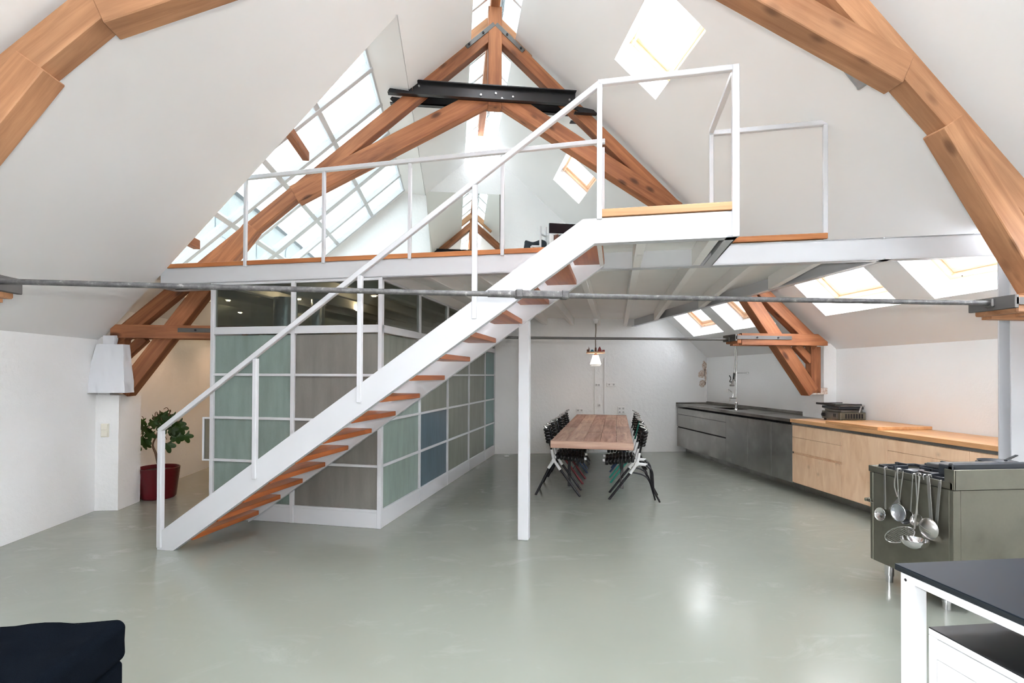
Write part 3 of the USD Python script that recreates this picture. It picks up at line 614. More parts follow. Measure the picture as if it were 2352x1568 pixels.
# ---------------------------------------------------------------- dining table, lamp
tb = struct_thing('dining_table', 'long thick rough timber dining table beyond the stair', 'table')
TA = np.linspace(1.60, 2.58, 6)
joints = [2.9, 3.8, 2.3, 4.3, 3.3]
for i, (u0, u1) in enumerate(zip(TA[:-1], TA[1:])):
    for v0, v1 in ((1.30, joints[i]), (joints[i], 5.46)):
        h = 0.0025 * rng.standard_normal()
        obj('plank', bx(0, v1 - v0 - 0.003, -(u1 - u0) / 2 + 0.0015, (u1 - u0) / 2 - 0.0015, -0.085, 0.0, 0.003), table_wood if rng.random() < 0.5 else table_wood2, tb, xf=tr((u0 + u1) / 2, v0, 0.80 + h) @ rotz(math.pi / 2))
obj('end_board', bx(0, 0.98, -0.03, 0.03, -0.086, 0.0, 0.005), table_wood2, tb, xf=tr(1.60, 1.27, 0.801))
obj('end_board', bx(0, 0.98, -0.03, 0.03, -0.086, 0.0, 0.005), table_wood, tb, xf=tr(1.60, 5.49, 0.801))
for a in (1.70, 2.44):
    for b in (2.47, 4.15): obj('leg', bx(a, a + 0.04, b, b + 0.04, 0, 0.714, 0.003), black_tube, tb)
LX, LY = 2.545, 9.07
lp = thing('pendant_lamp', 'pendant lamp with glowing cone shade under a little shelf of toy houses', 'pendant lamp', loc=(LX, LY, 0))
obj('ceiling_rose', lathe([(0, 2.63), (0.045, 2.62), (0.05, 2.58), (0.03, 2.53), (0.0, 2.515)], 20), white_plastic, lp, smooth=40)
obj('cord', tube(spline([(0, 0, 2.52), (0.004, 0, 2.4), (-0.003, 0.003, 2.25), (0, 0, 2.05)], 8), 0.008, 8), cord_mat, lp)
obj('shelf_disc', lathe([(0, 1.985), (0.165, 1.985), (0.168, 2.0), (0.165, 2.012), (0, 2.012)], 32), pine, lp)
obj('holder', lathe([(0, 2.10), (0.014, 2.09), (0.02, 2.02), (0.02, 1.98), (0.035, 1.955), (0.0, 1.955)], 16), brown_paint, lp)
obj('shade', lathe([(0.040, 1.955), (0.052, 1.95), (0.098, 1.79), (0.092, 1.79), (0.048, 1.945), (0.040, 1.955)], 32), lamp_glow, lp, smooth=60)
obj('shade_rim', lathe([(0.085, 1.792), (0.093, 1.790), (0.088, 1.766), (0.078, 1.764), (0.085, 1.792)], 32), white_plastic, lp)
obj('toy_house', [prism_xz([(0.03, 2.012), (0.115, 2.012), (0.0725, 2.105)], -0.03, 0.03)], red_paint, lp)
obj('toy_house', bx(-0.16, -0.118, -0.02, 0.02, 2.012, 2.055), brown_paint, lp)
obj('toy_tower', lathe([(0, 2.055), (0.012, 2.055), (0.0, 2.11)], 8, (-0.124, 0, 0)), brown_paint, lp)
obj('toy_car', [bx(-0.095, -0.035, -0.018, 0.018, 2.012, 2.036, 0.006), bx(-0.082, -0.05, -0.016, 0.016, 2.036, 2.052, 0.006)], blue_paint, lp)
obj('toy_box', bx(0.125, 0.165, -0.02, 0.02, 2.012, 2.05), red_paint, lp)
bulb = UsdLux.SphereLight.Define(stage, '/World/pendant_lamp/bulb')
bulb.CreateRadiusAttr(0.03); bulb.CreateIntensityAttr(60.0); bulb.CreateColorAttr(Gf.Vec3f(1.0, 0.78, 0.55)); bulb.AddTranslateOp().Set((0, 0, 1.80))

# ---------------------------------------------------------------- chairs from bicycle parts (local: x towards the table, y across)
def chair(name, label, loc, rz, fork=False, leg_mats=(None, None), group='chairs built from bicycle tubes'):
    t = thing(name, label, 'chair', loc=loc, rz=rz, group=None)
    LUG = (-0.005, 0.47)
    for s in (-1, 1):
        y = 0.195 * s
        m1, m2 = (leg_mats[0] or black_tube), (leg_mats[1] or black_tube)
        obj('leg', cyl((LUG[0] + 0.06, y, LUG[1] - 0.085), (0.345, y, 0.0), 0.0155, 10), m1, t, smooth=40)
        if fork:
            for dy in (-0.02, 0.02):
                pts = spline([(-0.12, y + dy, 0.462), (-0.185, y + dy, 0.39), (-0.20, y + dy, 0.27), (-0.215, y + dy, 0.14), (-0.285, y + dy, 0.0)], 6)
                obj('fork_blade', tube(pts, np.linspace(0.015, 0.011, len(pts)), 10), black_tube, t, smooth=40)
            obj('fork_bridge', cyl((-0.2, y - 0.02, 0.22), (-0.2, y + 0.02, 0.22), 0.006, 8), dull_chrome, t)
            obj('stay', tube(spline([(0.06, y, 0.36), (-0.08, y, 0.33), (-0.16, y, 0.25), (-0.23, y, 0.02)], 6), 0.010, 8), black_tube, t, smooth=40)
        else:
            obj('leg', cyl((LUG[0] - 0.05, y, LUG[1] - 0.085), (-0.245, y, 0.0), 0.0155, 10), m2, t, smooth=40)
        lug = [cyl((LUG[0], y, LUG[1]), (LUG[0] + 0.085, y, LUG[1] - 0.125), 0.020, 12), cyl((LUG[0], y, LUG[1]), (LUG[0] - 0.03, y, LUG[1] + 0.14), 0.020, 12), cyl((LUG[0], y - 0.022, LUG[1]), (LUG[0], y + 0.022, LUG[1]), 0.026, 14)]
        lug.append(cyl((LUG[0], y, LUG[1]), (LUG[0] - 0.13, y, LUG[1] - 0.01), 0.020, 12) if fork else cyl((LUG[0], y, LUG[1]), (LUG[0] - 0.07, y, LUG[1] - 0.11), 0.020, 12))
        obj('lug', lug, white_lug, t, smooth=40)
        obj('back_upright', cyl((LUG[0] - 0.03, y, LUG[1] + 0.13), (-0.105, y, 0.885), 0.0125, 10), black_tube if s > 0 else (leg_mats[0] or black_tube), t, smooth=40)
        obj('handle_end', [cyl((-0.105, y, 0.885), (-0.13, y, 0.92), 0.016, 10), cyl((-0.13, y, 0.915), (-0.045, y, 0.945), 0.012, 10)], dull_chrome, t, smooth=40)
        obj('seat_tube', cyl((LUG[0] + 0.02, y, LUG[1] + 0.07), (0.40, y, 0.50), 0.013, 10), black_tube, t, smooth=40)
        obj('end_cap', cyl((0.395, y, 0.5), (0.425, y, 0.5), 0.018, 12), white_lug, t, smooth=40)
    for k in range(8):                                   # rubber inner tubes stretched over the seat
        x = 0.05 + 0.046 * k; z = 0.545 - 0.006 * k
        obj('seat_strap', tube(spline([(x, -0.205, z - 0.05), (x, -0.215, z - 0.01), (x, -0.15, z + 0.012), (x, 0, z - 0.002), (x, 0.15, z + 0.012), (x, 0.215, z - 0.01), (x, 0.205, z - 0.05)], 4), 0.021, 8), black_rubber, t, smooth=60)
    for k in range(5):
        z = 0.71 + 0.04 * k; x = -0.062 - 0.2 * (z - 0.68)
        obj('back_strap', tube(spline([(x + 0.02, -0.20, z), (x - 0.02, -0.215, z), (x - 0.035, 0, z - 0.012), (x - 0.02, 0.215, z), (x + 0.02, 0.20, z)], 5), 0.0195, 8), black_rubber, t, smooth=60)
    obj('cross_tube', cyl((0.2, -0.195, 0.22), (0.2, 0.195, 0.22), 0.008, 8), black_tube, t)
    return t
chair_n = [0]
for i, (b, mats, lb) in enumerate([(2.045, (None, None), 'black bicycle-tube chair with white lugs, nearest on the left of the table'), (2.87, (red_tube, None), 'bicycle-tube chair with a dark red front leg, second on the left'),
        (3.70, (blue_tube, None), 'bicycle-tube chair third along the left of the table'), (4.52, (None, None), 'bicycle-tube chair farthest on the left side of the table')]):
    p = S(1.57, b); chair('bicycle_chair', lb, (p[0], p[1], 0), -A + (0.03, -0.04, 0.05, 0.02)[i], False, mats)
for i, (b, mats, lb) in enumerate([(1.99, (None, None), 'black bicycle-tube chair with curved fork rear legs, nearest on the right of the table'), (3.05, (teal_tube, None), 'bicycle-tube chair with a teal front leg, second on the right'),
        (3.88, (blue_tube, None), 'bicycle-tube chair third along the right of the table'), (4.72, (None, None), 'bicycle-tube chair farthest on the right side of the table')]):
    p = S(2.635, b); chair('bicycle_chair', lb, (p[0], p[1], 0), -A + math.pi + (0.0, 0.04, -0.05, 0.03)[i], i == 0, mats)

# ---------------------------------------------------------------- kitchen counters along the right wall
FX, BXK = 4.65, 5.10
def unit(name, label, y0, y1, mat, parts, cat='kitchen cabinet'):
    t = thing(name, label, cat)
    obj('carcass', bx(FX + 0.022, BXK, y0 + 0.002, y1 - 0.002, 0.13, 0.925, 0), gap_dark if mat is kitchen_steel else birch, t)
    for nm, a0, a1, z0, z1 in parts:
        obj(nm, bx(FX, FX + 0.02, a0 + 0.0015, a1 - 0.0015, z0, z1, 0.002), mat, t)
    obj('plinth', bx(4.84, 4.86, y0, y1, 0, 0.13, 0), kitchen_steel, t)
    return t
unit('cabinet', 'dark steel kitchen cabinet with drawers at the far end by the far wall', 8.40, 10.34, kitchen_steel, [('drawer_front', 8.40, 10.34, 0.795, 0.918), ('drawer_front', 8.40, 10.34, 0.535, 0.790), ('drawer_front', 8.40, 10.34, 0.125, 0.512)])
unit('cabinet', 'dark steel kitchen door cabinet next to the steel drawers', 7.73, 8.40, kitchen_steel, [('door', 7.73, 8.40, 0.125, 0.918)])
unit('cabinet', 'dark steel kitchen door cabinet in the middle of the steel run', 7.12, 7.73, kitchen_steel, [('door', 7.12, 7.73, 0.125, 0.918)])
unit('cabinet', 'dark steel kitchen door cabinet touching the pale birch fronts', 6.655, 7.12, kitchen_steel, [('door', 6.655, 7.12, 0.125, 0.918)])
unit('cabinet', 'pale birch fronted drawer cabinet with a long dark grip slot', 5.08, 6.65, birch, [('drawer_front', 5.74, 6.65, 0.558, 0.755), ('drawer_front', 5.74, 6.65, 0.758, 0.918), ('drawer_front', 5.74, 6.65, 0.14, 0.530), ('door', 5.08, 5.738, 0.14, 0.918)])
unit('cabinet', 'pale birch fronted cabinet behind the range cooker', 4.19, 5.08, birch, [('drawer_front', 4.19, 5.08, 0.80, 0.918), ('drawer_front', 4.19, 5.08, 0.14, 0.797)])
unit('cabinet', 'pale birch fronted cabinet nearest the white column', 3.86, 4.19, birch, [('door', 3.86, 4.19, 0.14, 0.918)])
t = thing('steel_worktop', 'continuous brushed steel worktop with upstand and sink', 'worktop')
top = Polygon([(4.63, 6.68), (5.31, 6.68), (5.31, 7.11), (5.11, 7.11), (5.11, 7.11), (5.31, 7.11), (5.31, 10.35), (4.63, 10.35)])
top = Polygon([(4.63, 6.68), (5.12, 6.68), (5.12, 7.11), (5.31, 7.11), (5.31, 10.35), (4.63, 10.35)]).difference(Polygon([(4.82, 8.56), (5.2, 8.56), (5.2, 9.16), (4.82, 9.16)]))
obj('worktop', prism_xy(top, 0.955, 1.0), worktop_steel, t)
obj('sink_basin', [bx(4.81, 5.21, 8.55, 9.17, 0.93, 0.936, 0), bx(4.81, 4.82, 8.55, 9.17, 0.936, 0.99, 0), bx(5.20, 5.21, 8.55, 9.17, 0.936, 0.99, 0), bx(4.82, 5.20, 8.55, 8.56, 0.936, 0.99, 0), bx(4.82, 5.20, 9.16, 9.17, 0.936, 0.99, 0)], kitchen_steel, t)
obj('upstand', bx(5.295, 5.312, 7.11, 10.35, 1.0, 1.05, 0.002), worktop_steel, t)
obj('upstand', bx(4.63, 5.295, 10.335, 10.352, 1.0, 1.03, 0.002), worktop_steel, t)
t = thing('wooden_worktop', 'pale solid wood worktop along the right wall by the column', 'worktop')
for k, (u0, u1) in enumerate(((4.63, 4.80), (4.80, 4.97), (4.97, 5.12))):
    obj('stave', bx(0, 6.67 - 3.85, -(u1 - u0) / 2, (u1 - u0) / 2, 0, 0.045, 0.001), counter_wood, t, xf=tr((u0 + u1) / 2, 3.85, 0.957) @ rotz(math.pi / 2))
obj('stave', bx(0, 6.65 - 3.85, -0.095, 0.095, 0, 0.045, 0.001), counter_wood, t, xf=tr(5.215, 3.85, 0.957) @ rotz(math.pi / 2))
obj('steel_strip', bx(4.645, 4.67, 3.85, 6.66, 0.925, 0.955, 0.001), kitchen_steel, t)
obj('wooden_slab', bx(0, 0.80, -0.335, 0.335, 0, 0.036, 0.004), counter_wood, None, xf=tr(4.965, 5.185, 1.003) @ rotz(math.pi / 2), label='thick loose wooden slab lying on the wooden worktop beside the contact grill', cat='board')
# pre-rinse tap
TX, TY = 4.838, 8.396
t = thing('rinse_tap', 'tall chrome pre-rinse tap with black spray head standing on the steel worktop', 'tap', loc=(TX, TY, 1.0))
obj('base', lathe([(0, 0), (0.032, 0), (0.03, 0.02), (0.016, 0.03), (0.016, 0.085), (0.028, 0.095), (0.03, 0.125), (0.018, 0.14), (0, 0.14)], 20), chrome, t, smooth=40)
obj('riser', cyl((0, 0, 0.13), (0, 0, 0.66), 0.011, 12), chrome, t, smooth=40)
obj('mixer_arm', cyl((0, 0, 0.212), (-0.12, 0, 0.212), 0.013, 12), dull_chrome, t, smooth=40)
obj('lever', cyl((-0.115, 0, 0.215), (-0.12, -0.01, 0.16), 0.009, 10), chrome, t)
obj('spout', tube(spline([(-0.065, 0, 0.215), (-0.062, 0, 0.29), (-0.09, 0, 0.325), (-0.145, 0, 0.36), (-0.158, 0, 0.345), (-0.16, 0, 0.305)], 6), 0.010, 10), chrome, t, smooth=40)
obj('wall_bracket', [cyl((0, 0, 0.64), (0.21, 0.0, 0.64), 0.007, 10), cyl((0.205, 0, 0.64), (0.222, 0, 0.64), 0.02, 14)], chrome, t, smooth=40)
hs = spline([(0.004, 0, 0.65), (0.006, 0, 0.85), (0.0, 0, 1.04), (-0.012, 0, 1.085), (-0.02, 0, 1.06), (-0.022, 0, 0.9), (-0.032, 0, 0.72), (-0.038, 0, 0.63)], 10)
obj('hose', tube(hs, 0.0095, 10), dull_chrome, t, smooth=40)
obj('grip', cyl((-0.038, 0, 0.64), (-0.05, 0, 0.525), 0.015, 12), black_rubber, t, smooth=40)
obj('spray_head', [cyl((-0.055, 0, 0.53), (-0.075, 0, 0.45), 0.018, 12), lathe([(0, 0.45), (0.036, 0.445), (0.042, 0.42), (0.03, 0.412), (0, 0.412)], 20, (-0.078, 0, 0))], dull_chrome, t, smooth=40)
obj('trigger', tube(spline([(-0.07, 0, 0.49), (-0.115, 0, 0.49), (-0.10, 0, 0.55), (-0.125, 0, 0.60)], 6), 0.008, 8), black_rubber, t)
obj('holder', cyl((0, 0, 0.5), (-0.05, 0, 0.52), 0.006, 8), chrome, t)
# contact grill
t = thing('contact_grill', 'stainless steel contact grill with black hot plates standing on the wooden worktop', 'grill', loc=(4.955, 6.13, 1.003), rz=-0.10)
obj('housing', bx(0, 0.33, 0, 0.40, 0.025, 0.125, 0.006), stove_steel, t)
obj('control_panel', bx(-0.004, 0.0, 0.05, 0.33, 0.035, 0.118, 0.001), worktop_steel, t)
obj('rotary_knob', [cyl((-0.03, 0.335, 0.075), (0.0, 0.335, 0.075), 0.027, 18), bx(-0.042, -0.03, 0.325, 0.345, 0.06, 0.09)], black_rubber, t)
for y in (0.095, 0.125): obj('switch', bx(-0.009, -0.004, y, y + 0.014, 0.06, 0.10), gap_dark, t)
obj('lower_plate', bx(0.02, 0.30, 0.02, 0.36, 0.125, 0.155, 0.004), worktop_steel, t)
obj('upper_plate', bx(-0.01, 0.31, 0.01, 0.38, 0.163, 0.195, 0.005), cast_iron, t)
obj('lid', bx(0.01, 0.33, 0.02, 0.37, 0.197, 0.222, 0.006), dull_chrome, t)
obj('handle_bar', [bx(-0.06, 0.28, 0.0, 0.02, 0.212, 0.232), bx(-0.06, 0.28, 0.38, 0.40, 0.212, 0.232), bx(-0.08, -0.06, 0.0, 0.40, 0.210, 0.236)], black_rubber, t)
for y in (0.0, 0.4): obj('hinge_arm', bar((0.24, y, 0.12), (0.27, y, 0.205), 0.012, 0.02), dull_chrome, t)
for k in range(7): obj('vent_slot', bx(0.06 + 0.035 * k, 0.08 + 0.035 * k, -0.0015, 0.001, 0.045, 0.105, 0), gap_dark, t)
for x in (0.03, 0.3):
    for y in (0.03, 0.37): obj('foot', cyl((x, y, 0), (x, y, 0.026), 0.015, 12), black_rubber, t)

# ---------------------------------------------------------------- range cooker
X0, X1, Y0, Y1 = 3.305, 4.42, 3.085, 3.775
t = thing('range_cooker', 'stainless steel professional range cooker standing with its back to the camera', 'range cooker')
obj('side_panel', bx(X0, X0 + 0.02, Y0 + 0.03, Y1 - 0.03, 0.15, 0.838, 0.002), stove_steel, t)
obj('back_panel', bx(X0 + 0.06, X1, Y0 + 0.002, Y0 + 0.02, 0.15, 0.838, 0.002), stove_steel, t)
obj('corner_strip', bx(X0, X0 + 0.055, Y0, Y0 + 0.03, 0.15, 0.838, 0.002), stove_steel, t)
obj('oven_box', bx(X0 + 0.02, X1, Y0 + 0.02, Y1 - 0.03, 0.15, 0.83, 0), gap_dark, t)
obj('oven_door', bx(X0, X1, Y1 - 0.028, Y1, 0.15, 0.60, 0.004), stove_steel, t)
obj('control_front', bx(X0, X1, Y1 - 0.028, Y1 + 0.005, 0.61, 0.838, 0.004), stove_steel, t)
obj('oven_handle', [bx(X0 - 0.01, X1 - 0.2, Y1 + 0.03, Y1 + 0.05, 0.595, 0.62), bx(X0 - 0.005, X0 + 0.02, Y1 - 0.01, Y1 + 0.05, 0.595, 0.62)], stove_steel, t)
obj('hob_rim', [bx(X0 - 0.005, X1, Y0 + 0.002, Y0 + 0.02, 0.842, 0.89, 0.002), bx(X0 - 0.005, X0 + 0.02, Y0, Y1 + 0.012, 0.842, 0.888, 0.003), bx(X0, X1, Y1 - 0.01, Y1 + 0.012, 0.842, 0.888, 0.003)], stove_steel, t)
obj('splash_back', [bx(X0 - 0.003, X1, Y0 - 0.012, Y0 + 0.002, 0.842, 0.978, 0.003), bx(X0 - 0.004, X0 + 0.008, Y0 - 0.012, Y0 + 0.062, 0.842, 0.976, 0.003)], stove_steel, t)
obj('hob_tray', bx(X0 + 0.02, X1, Y0 + 0.02, Y1 - 0.01, 0.84, 0.862, 0), cast_iron, t)
obj('griddle_plate', [bx(X0 + 0.22, X1 - 0.34, Y0 + 0.06, Y0 + 0.42, 0.925, 0.955, 0.006)], griddle_grey, t)
obj('rear_trim', [bx(X0 + 0.01, X1, Y0 + 0.012, Y0 + 0.05, 0.95, 1.015, 0.008), bx(X0 + 0.01, X0 + 0.03, Y0 + 0.012, Y0 + 0.12, 0.93, 1.0, 0.006)], cast_iron, t)
def grate(cx_, cy_, w, d, z):
    ms = [bx(cx_ - w / 2, cx_ + w / 2, cy_ + s * d / 2 - 0.008, cy_ + s * d / 2 + 0.008, z - 0.02, z, 0.003) for s in (-1, 1)]
    ms += [bx(cx_ + s * w / 2 - 0.008, cx_ + s * w / 2 + 0.008, cy_ - d / 2, cy_ + d / 2, z - 0.02, z, 0.003) for s in (-1, 1)]
    for ang in range(4):
        c_, s_ = math.cos(ang * math.pi / 2), math.sin(ang * math.pi / 2)
        ms.append(bar((cx_ + c_ * 0.05, cy_ + s_ * 0.05, z), (cx_ + c_ * w / 2, cy_ + s_ * d / 2, z), 0.014, 0.03))
        ms.append(bx(cx_ + c_ * w / 2 - 0.012, cx_ + c_ * w / 2 + 0.012, cy_ + s_ * d / 2 - 0.012, cy_ + s_ * d / 2 + 0.012, z - 0.06, z + 0.014, 0.004))
    return ms
for gx, gy in ((X0 + 0.19, Y0 + 0.19), (X0 + 0.19, Y1 - 0.20), (X0 + 0.60, Y1 - 0.19), (X1 - 0.2, Y1 - 0.19), (X1 - 0.17, Y0 + 0.22)):
    obj('pan_support', grate(gx, gy, 0.31, 0.30, 0.905), cast_iron, t)
    obj('burner', lathe([(0, 0.862), (0.07, 0.862), (0.075, 0.878), (0.05, 0.89), (0, 0.892)], 24, (gx, gy, 0)), griddle_grey, t, smooth=40)
obj('burner_ring', lathe([(0.055, 0.895), (0.085, 0.895), (0.085, 0.905), (0.055, 0.905), (0.055, 0.895)], 28, (X0 + 0.19, Y0 + 0.33, 0)), old_iron, t)
for x in (X0 + 0.075, X1 - 0.08):
    for y in (Y0 + 0.12, Y1 - 0.10):
        obj('foot', [cyl((x, y, 0.0), (x, y, 0.075), 0.024, 20), cyl((x, y, 0.05), (x, y, 0.152), 0.030, 20)], chrome, t, smooth=40)
t = thing('frying_pan', 'old black frying pan resting on the far burners of the range cooker', 'pan', loc=(4.20, 3.56, 0.912), rz=0.3)
obj('bowl', lathe([(0, 0.0), (0.09, 0.002), (0.125, 0.035), (0.122, 0.036), (0.088, 0.008), (0, 0.006)], 32), cast_iron, t, smooth=40)
obj('handle', bar((0.11, 0, 0.03), (0.28, 0, 0.06), 0.022, 0.008), cast_iron, t)
# utensils hanging along the cooker's side, on plane x = XU, y given, z heights
XU = X0 - 0.014
G_U = 'utensils hanging on the side of the range cooker'
def utensil(name, label, cat): return thing(name, label, cat, group=None)
def hook(y, z): return tube(spline([(XU + 0.004, y, z - 0.03), (XU, y, z), (X0 + 0.006, y, z + 0.006), (X0 + 0.012, y, z - 0.008)], 4), 0.004, 6)
def strip(y0, z0, y1, z1, w, x=XU, th=0.004): return bar((x, y0, z0), (x, y1, z1), w, th, (1, 0, 0), 0.001)
def disc_bowl(y, z, r, depth, tilt=0.0, x=XU, n=28):
    """shallow bowl, opening towards -x"""
    pr = [(0, depth), (r * 0.55, depth * 0.8), (r * 0.9, depth * 0.35), (r, 0), (r * 1.02, 0.001), (r * 0.93, depth * 0.42), (r * 0.57, depth * 0.9), (0, depth * 1.1)]
    m = lathe(pr, n); m.apply_transform(trimesh.transformations.rotation_matrix(math.pi / 2, (0, 1, 0))); m.apply_transform(trimesh.transformations.rotation_matrix(tilt, (0, 1, 0))); m.apply_translation((x, y, z)); return m
t = utensil('round_spoon', 'flat handled round spoon with a clear round bowl, leftmost of the hanging utensils', 'spoon')
obj('handle', [strip(3.622, 0.90, 3.615, 0.58, 0.016), hook(3.622, 0.895)], dull_chrome, t)
obj('bowl', disc_bowl(3.645, 0.535, 0.050, 0.02, 0.15, XU - 0.02), chrome, t, smooth=40)
t = utensil('spatula', 'slotted steel spatula hanging by a thin loop, second from the left', 'spatula')
obj('handle', [tube(spline([(XU, 3.515, 0.885), (XU, 3.53, 0.78), (XU, 3.505, 0.70)], 6), 0.005, 8), hook(3.505, 0.905)], dull_chrome, t)
obj('blade', hull([(XU + d_, y, z) for d_ in (0, 0.003) for y, z in ((3.50, 0.695), (3.48, 0.655), (3.545, 0.565), (3.585, 0.595))]), dull_chrome, t)
t = utensil('sieve', 'small round mesh sieve hanging on two wire legs, left of the ladles', 'sieve')
obj('wire_handle', [tube([(XU - 0.01, 3.497, 0.915), (XU - 0.01, 3.485, 0.66)], 0.004, 6), tube([(XU - 0.01, 3.445, 0.905), (XU - 0.01, 3.480, 0.66)], 0.004, 6), hook(3.497, 0.905)], dull_chrome, t)
obj('mesh_bowl', disc_bowl(3.462, 0.597, 0.062, 0.03, 0.1, XU - 0.035), zinc, t, smooth=40)
obj('rim', tube([(XU - 0.036, 3.462 + 0.063 * math.cos(a), 0.597 + 0.063 * math.sin(a)) for a in np.linspace(0, 2 * math.pi, 28, endpoint=False)], 0.004, 6, True), chrome, t, smooth=40)
t = utensil('ladle', 'small steel ladle half hidden behind the mesh sieve', 'ladle')
obj('handle', [strip(3.375, 0.90, 3.395, 0.62, 0.010), hook(3.375, 0.892)], dull_chrome, t)
obj('bowl', disc_bowl(3.42, 0.575, 0.055, 0.035, 0.3, XU - 0.012), chrome, t, smooth=40)
t = utensil('ladle', 'small steel ladle on a bent wire loop in the middle of the row', 'ladle')
obj('handle', [tube(spline([(XU, 3.352, 0.90), (XU, 3.345, 0.75), (XU, 3.337, 0.61)], 5), 0.004, 6), tube(spline([(XU, 3.352, 0.90), (XU, 3.33, 0.912), (XU, 3.31, 0.9)], 5), 0.004, 6), hook(3.33, 0.9)], dull_chrome, t)
obj('bowl', disc_bowl(3.345, 0.575, 0.045, 0.03, 0.4, XU - 0.008), dull_chrome, t, smooth=40)
t = utensil('skimmer', 'large wire mesh skimmer with a long rod handle hanging tilted', 'skimmer')
obj('handle', [tube(spline([(XU - 0.03, 3.292, 0.895), (XU - 0.035, 3.30, 0.75), (XU - 0.04, 3.318, 0.545), (XU - 0.045, 3.325, 0.515)], 5), 0.006, 8), hook(3.292, 0.9)], dull_chrome, t, smooth=40)
ce = np.array([XU - 0.06, 3.425, 0.445]); ua = nrm((0.0, 0.215, -0.155)); va = nrm((-0.55, 0.30, 0.42)); ra, rb_ = 0.13, 0.058
ring = [ce + ua * ra * math.cos(q) + va * rb_ * math.sin(q) for q in np.linspace(0, 2 * math.pi, 40, endpoint=False)]
obj('rim', tube(ring, 0.004, 8, True), chrome, t, smooth=40)
wires = []
for k in np.linspace(-0.9, 0.9, 15):
    s_ = math.sqrt(1 - k * k); wires.append(tube([ce + ua * ra * k - va * rb_ * s_, ce + ua * ra * k + va * rb_ * s_], 0.0016, 4))
for k in np.linspace(-0.85, 0.85, 9):
    s_ = math.sqrt(1 - k * k); wires.append(tube([ce + va * rb_ * k - ua * ra * s_, ce + va * rb_ * k + ua * ra * s_], 0.0016, 4))
obj('wire_mesh', wires, dull_chrome, t)
t = utensil('ladle', 'large polished steel ladle with broad flat handle, its deep bowl lowest of all', 'ladle')
obj('handle', [strip(3.255, 0.905, 3.225, 0.50, 0.026), hook(3.255, 0.905)], dull_chrome, t)
obj('bowl', moved(lathe([(0, -0.055), (0.045, -0.048), (0.075, -0.02), (0.086, 0.012), (0.083, 0.012), (0.072, -0.016), (0.042, -0.042), (0, -0.049)], 32), tr(XU - 0.075, 3.285, 0.445)), chrome, t, smooth=40)
t = utensil('ladle', 'brushed steel ladle showing a round ribbed bowl, rightmost of the hanging utensils', 'ladle')
obj('handle', [strip(3.165, 0.89, 3.195, 0.575, 0.022), hook(3.165, 0.885)], dull_chrome, t)
m = disc_bowl(3.215, 0.552, 0.070, -0.032, 0.0, XU - 0.035)
obj('bowl', m, dull_chrome, t, smooth=40)
obj('bowl_rib', bar((XU - 0.068, 3.262, 0.57), (XU - 0.068, 3.168, 0.535), 0.006, 0.006), chrome, t)

# ---------------------------------------------------------------- worktable and drawer unit in the right foreground
TX0, TY1, ZT = 1.885, 1.995, 0.80
t = thing('worktable', 'white steel legged table with slate grey top in the bottom right corner', 'table')
obj('table_top', bx(TX0 - 0.008, 2.75, 0.70, TY1 + 0.02, ZT - 0.004, ZT, 0.001), slate_top, t)
obj('top_edge', bx(TX0 - 0.008, 2.75, 0.70, TY1 + 0.02, ZT - 0.026, ZT - 0.004, 0.002), dark_edge, t)
for (x, y) in ((TX0, TY1 - 0.065), (2.64, TY1 - 0.065), (TX0, 0.72), (2.64, 0.72)):
    obj('leg', bx(x, x + 0.06, y, y + 0.065, 0, ZT - 0.027, 0.003), white_lacquer, t)
obj('apron', bx(TX0, TX0 + 0.06, 0.785, TY1 - 0.066, ZT - 0.062, ZT - 0.027, 0.003), white_lacquer, t)
obj('apron', bx(TX0 + 0.062, 2.64, TY1 - 0.03, TY1, ZT - 0.062, ZT - 0.027, 0.003), white_lacquer, t)
obj('screw_hole', cyl((TX0 - 0.0006, TY1 - 0.026, ZT - 0.053), (TX0 + 0.004, TY1 - 0.026, ZT - 0.053), 0.006, 14), gap_dark, t)
DX, DY, DZ = 1.912, 1.892, 0.588
t = thing('drawer_unit', 'white drawer cabinet with black top standing under the slate grey table', 'drawer unit')
obj('cabinet_top', bx(DX + 0.002, 2.50, 0.95, DY, DZ - 0.006, DZ, 0.001), black_top, t)
obj('frame', [bx(DX, DX + 0.02, 0.95, DY, DZ - 0.030, DZ - 0.005, 0.002), bx(DX, DX + 0.02, DY - 0.033, DY, 0.06, DZ - 0.031, 0.002), bx(DX, DX + 0.02, 0.95, 0.985, 0.06, DZ - 0.031, 0.002)], white_lacquer, t)
obj('carcass', bx(DX + 0.021, 2.50, 0.95, DY, 0.06, DZ - 0.007, 0), white_lacquer, t)
def with_hole(y0, y1, z0, z1, hy, hz):
    g = Polygon([(y0, z0), (y1, z0), (y1, z1), (y0, z1)])
    if hy: g = g.difference(unary_union([Point(hy - 0.03, hz).buffer(0.0145), Point(hy + 0.03, hz).buffer(0.0145), Polygon([(hy - 0.03, hz - 0.0145), (hy + 0.03, hz - 0.0145), (hy + 0.03, hz + 0.0145), (hy - 0.03, hz + 0.0145)])]))
    m = trimesh.creation.extrude_polygon(g, 0.014, engine='earcut'); v = m.vertices; m.vertices = np.c_[DX + 0.002 + v[:, 2], v[:, 0], v[:, 1]]; m.fix_normals(); return m
zz = [DZ - 0.034, 0.474, 0.34, 0.20, 0.065]
for k in range(4):
    obj('drawer_front', with_hole(0.99, DY - 0.036, zz[k + 1] + 0.003, zz[k], 1.46 if k < 1 else None, 0.522), white_lacquer, t)
obj('grip_shadow_box', bx(DX + 0.0165, DX + 0.02, 1.40, 1.52, 0.50, 0.545, 0), gap_dark, t)
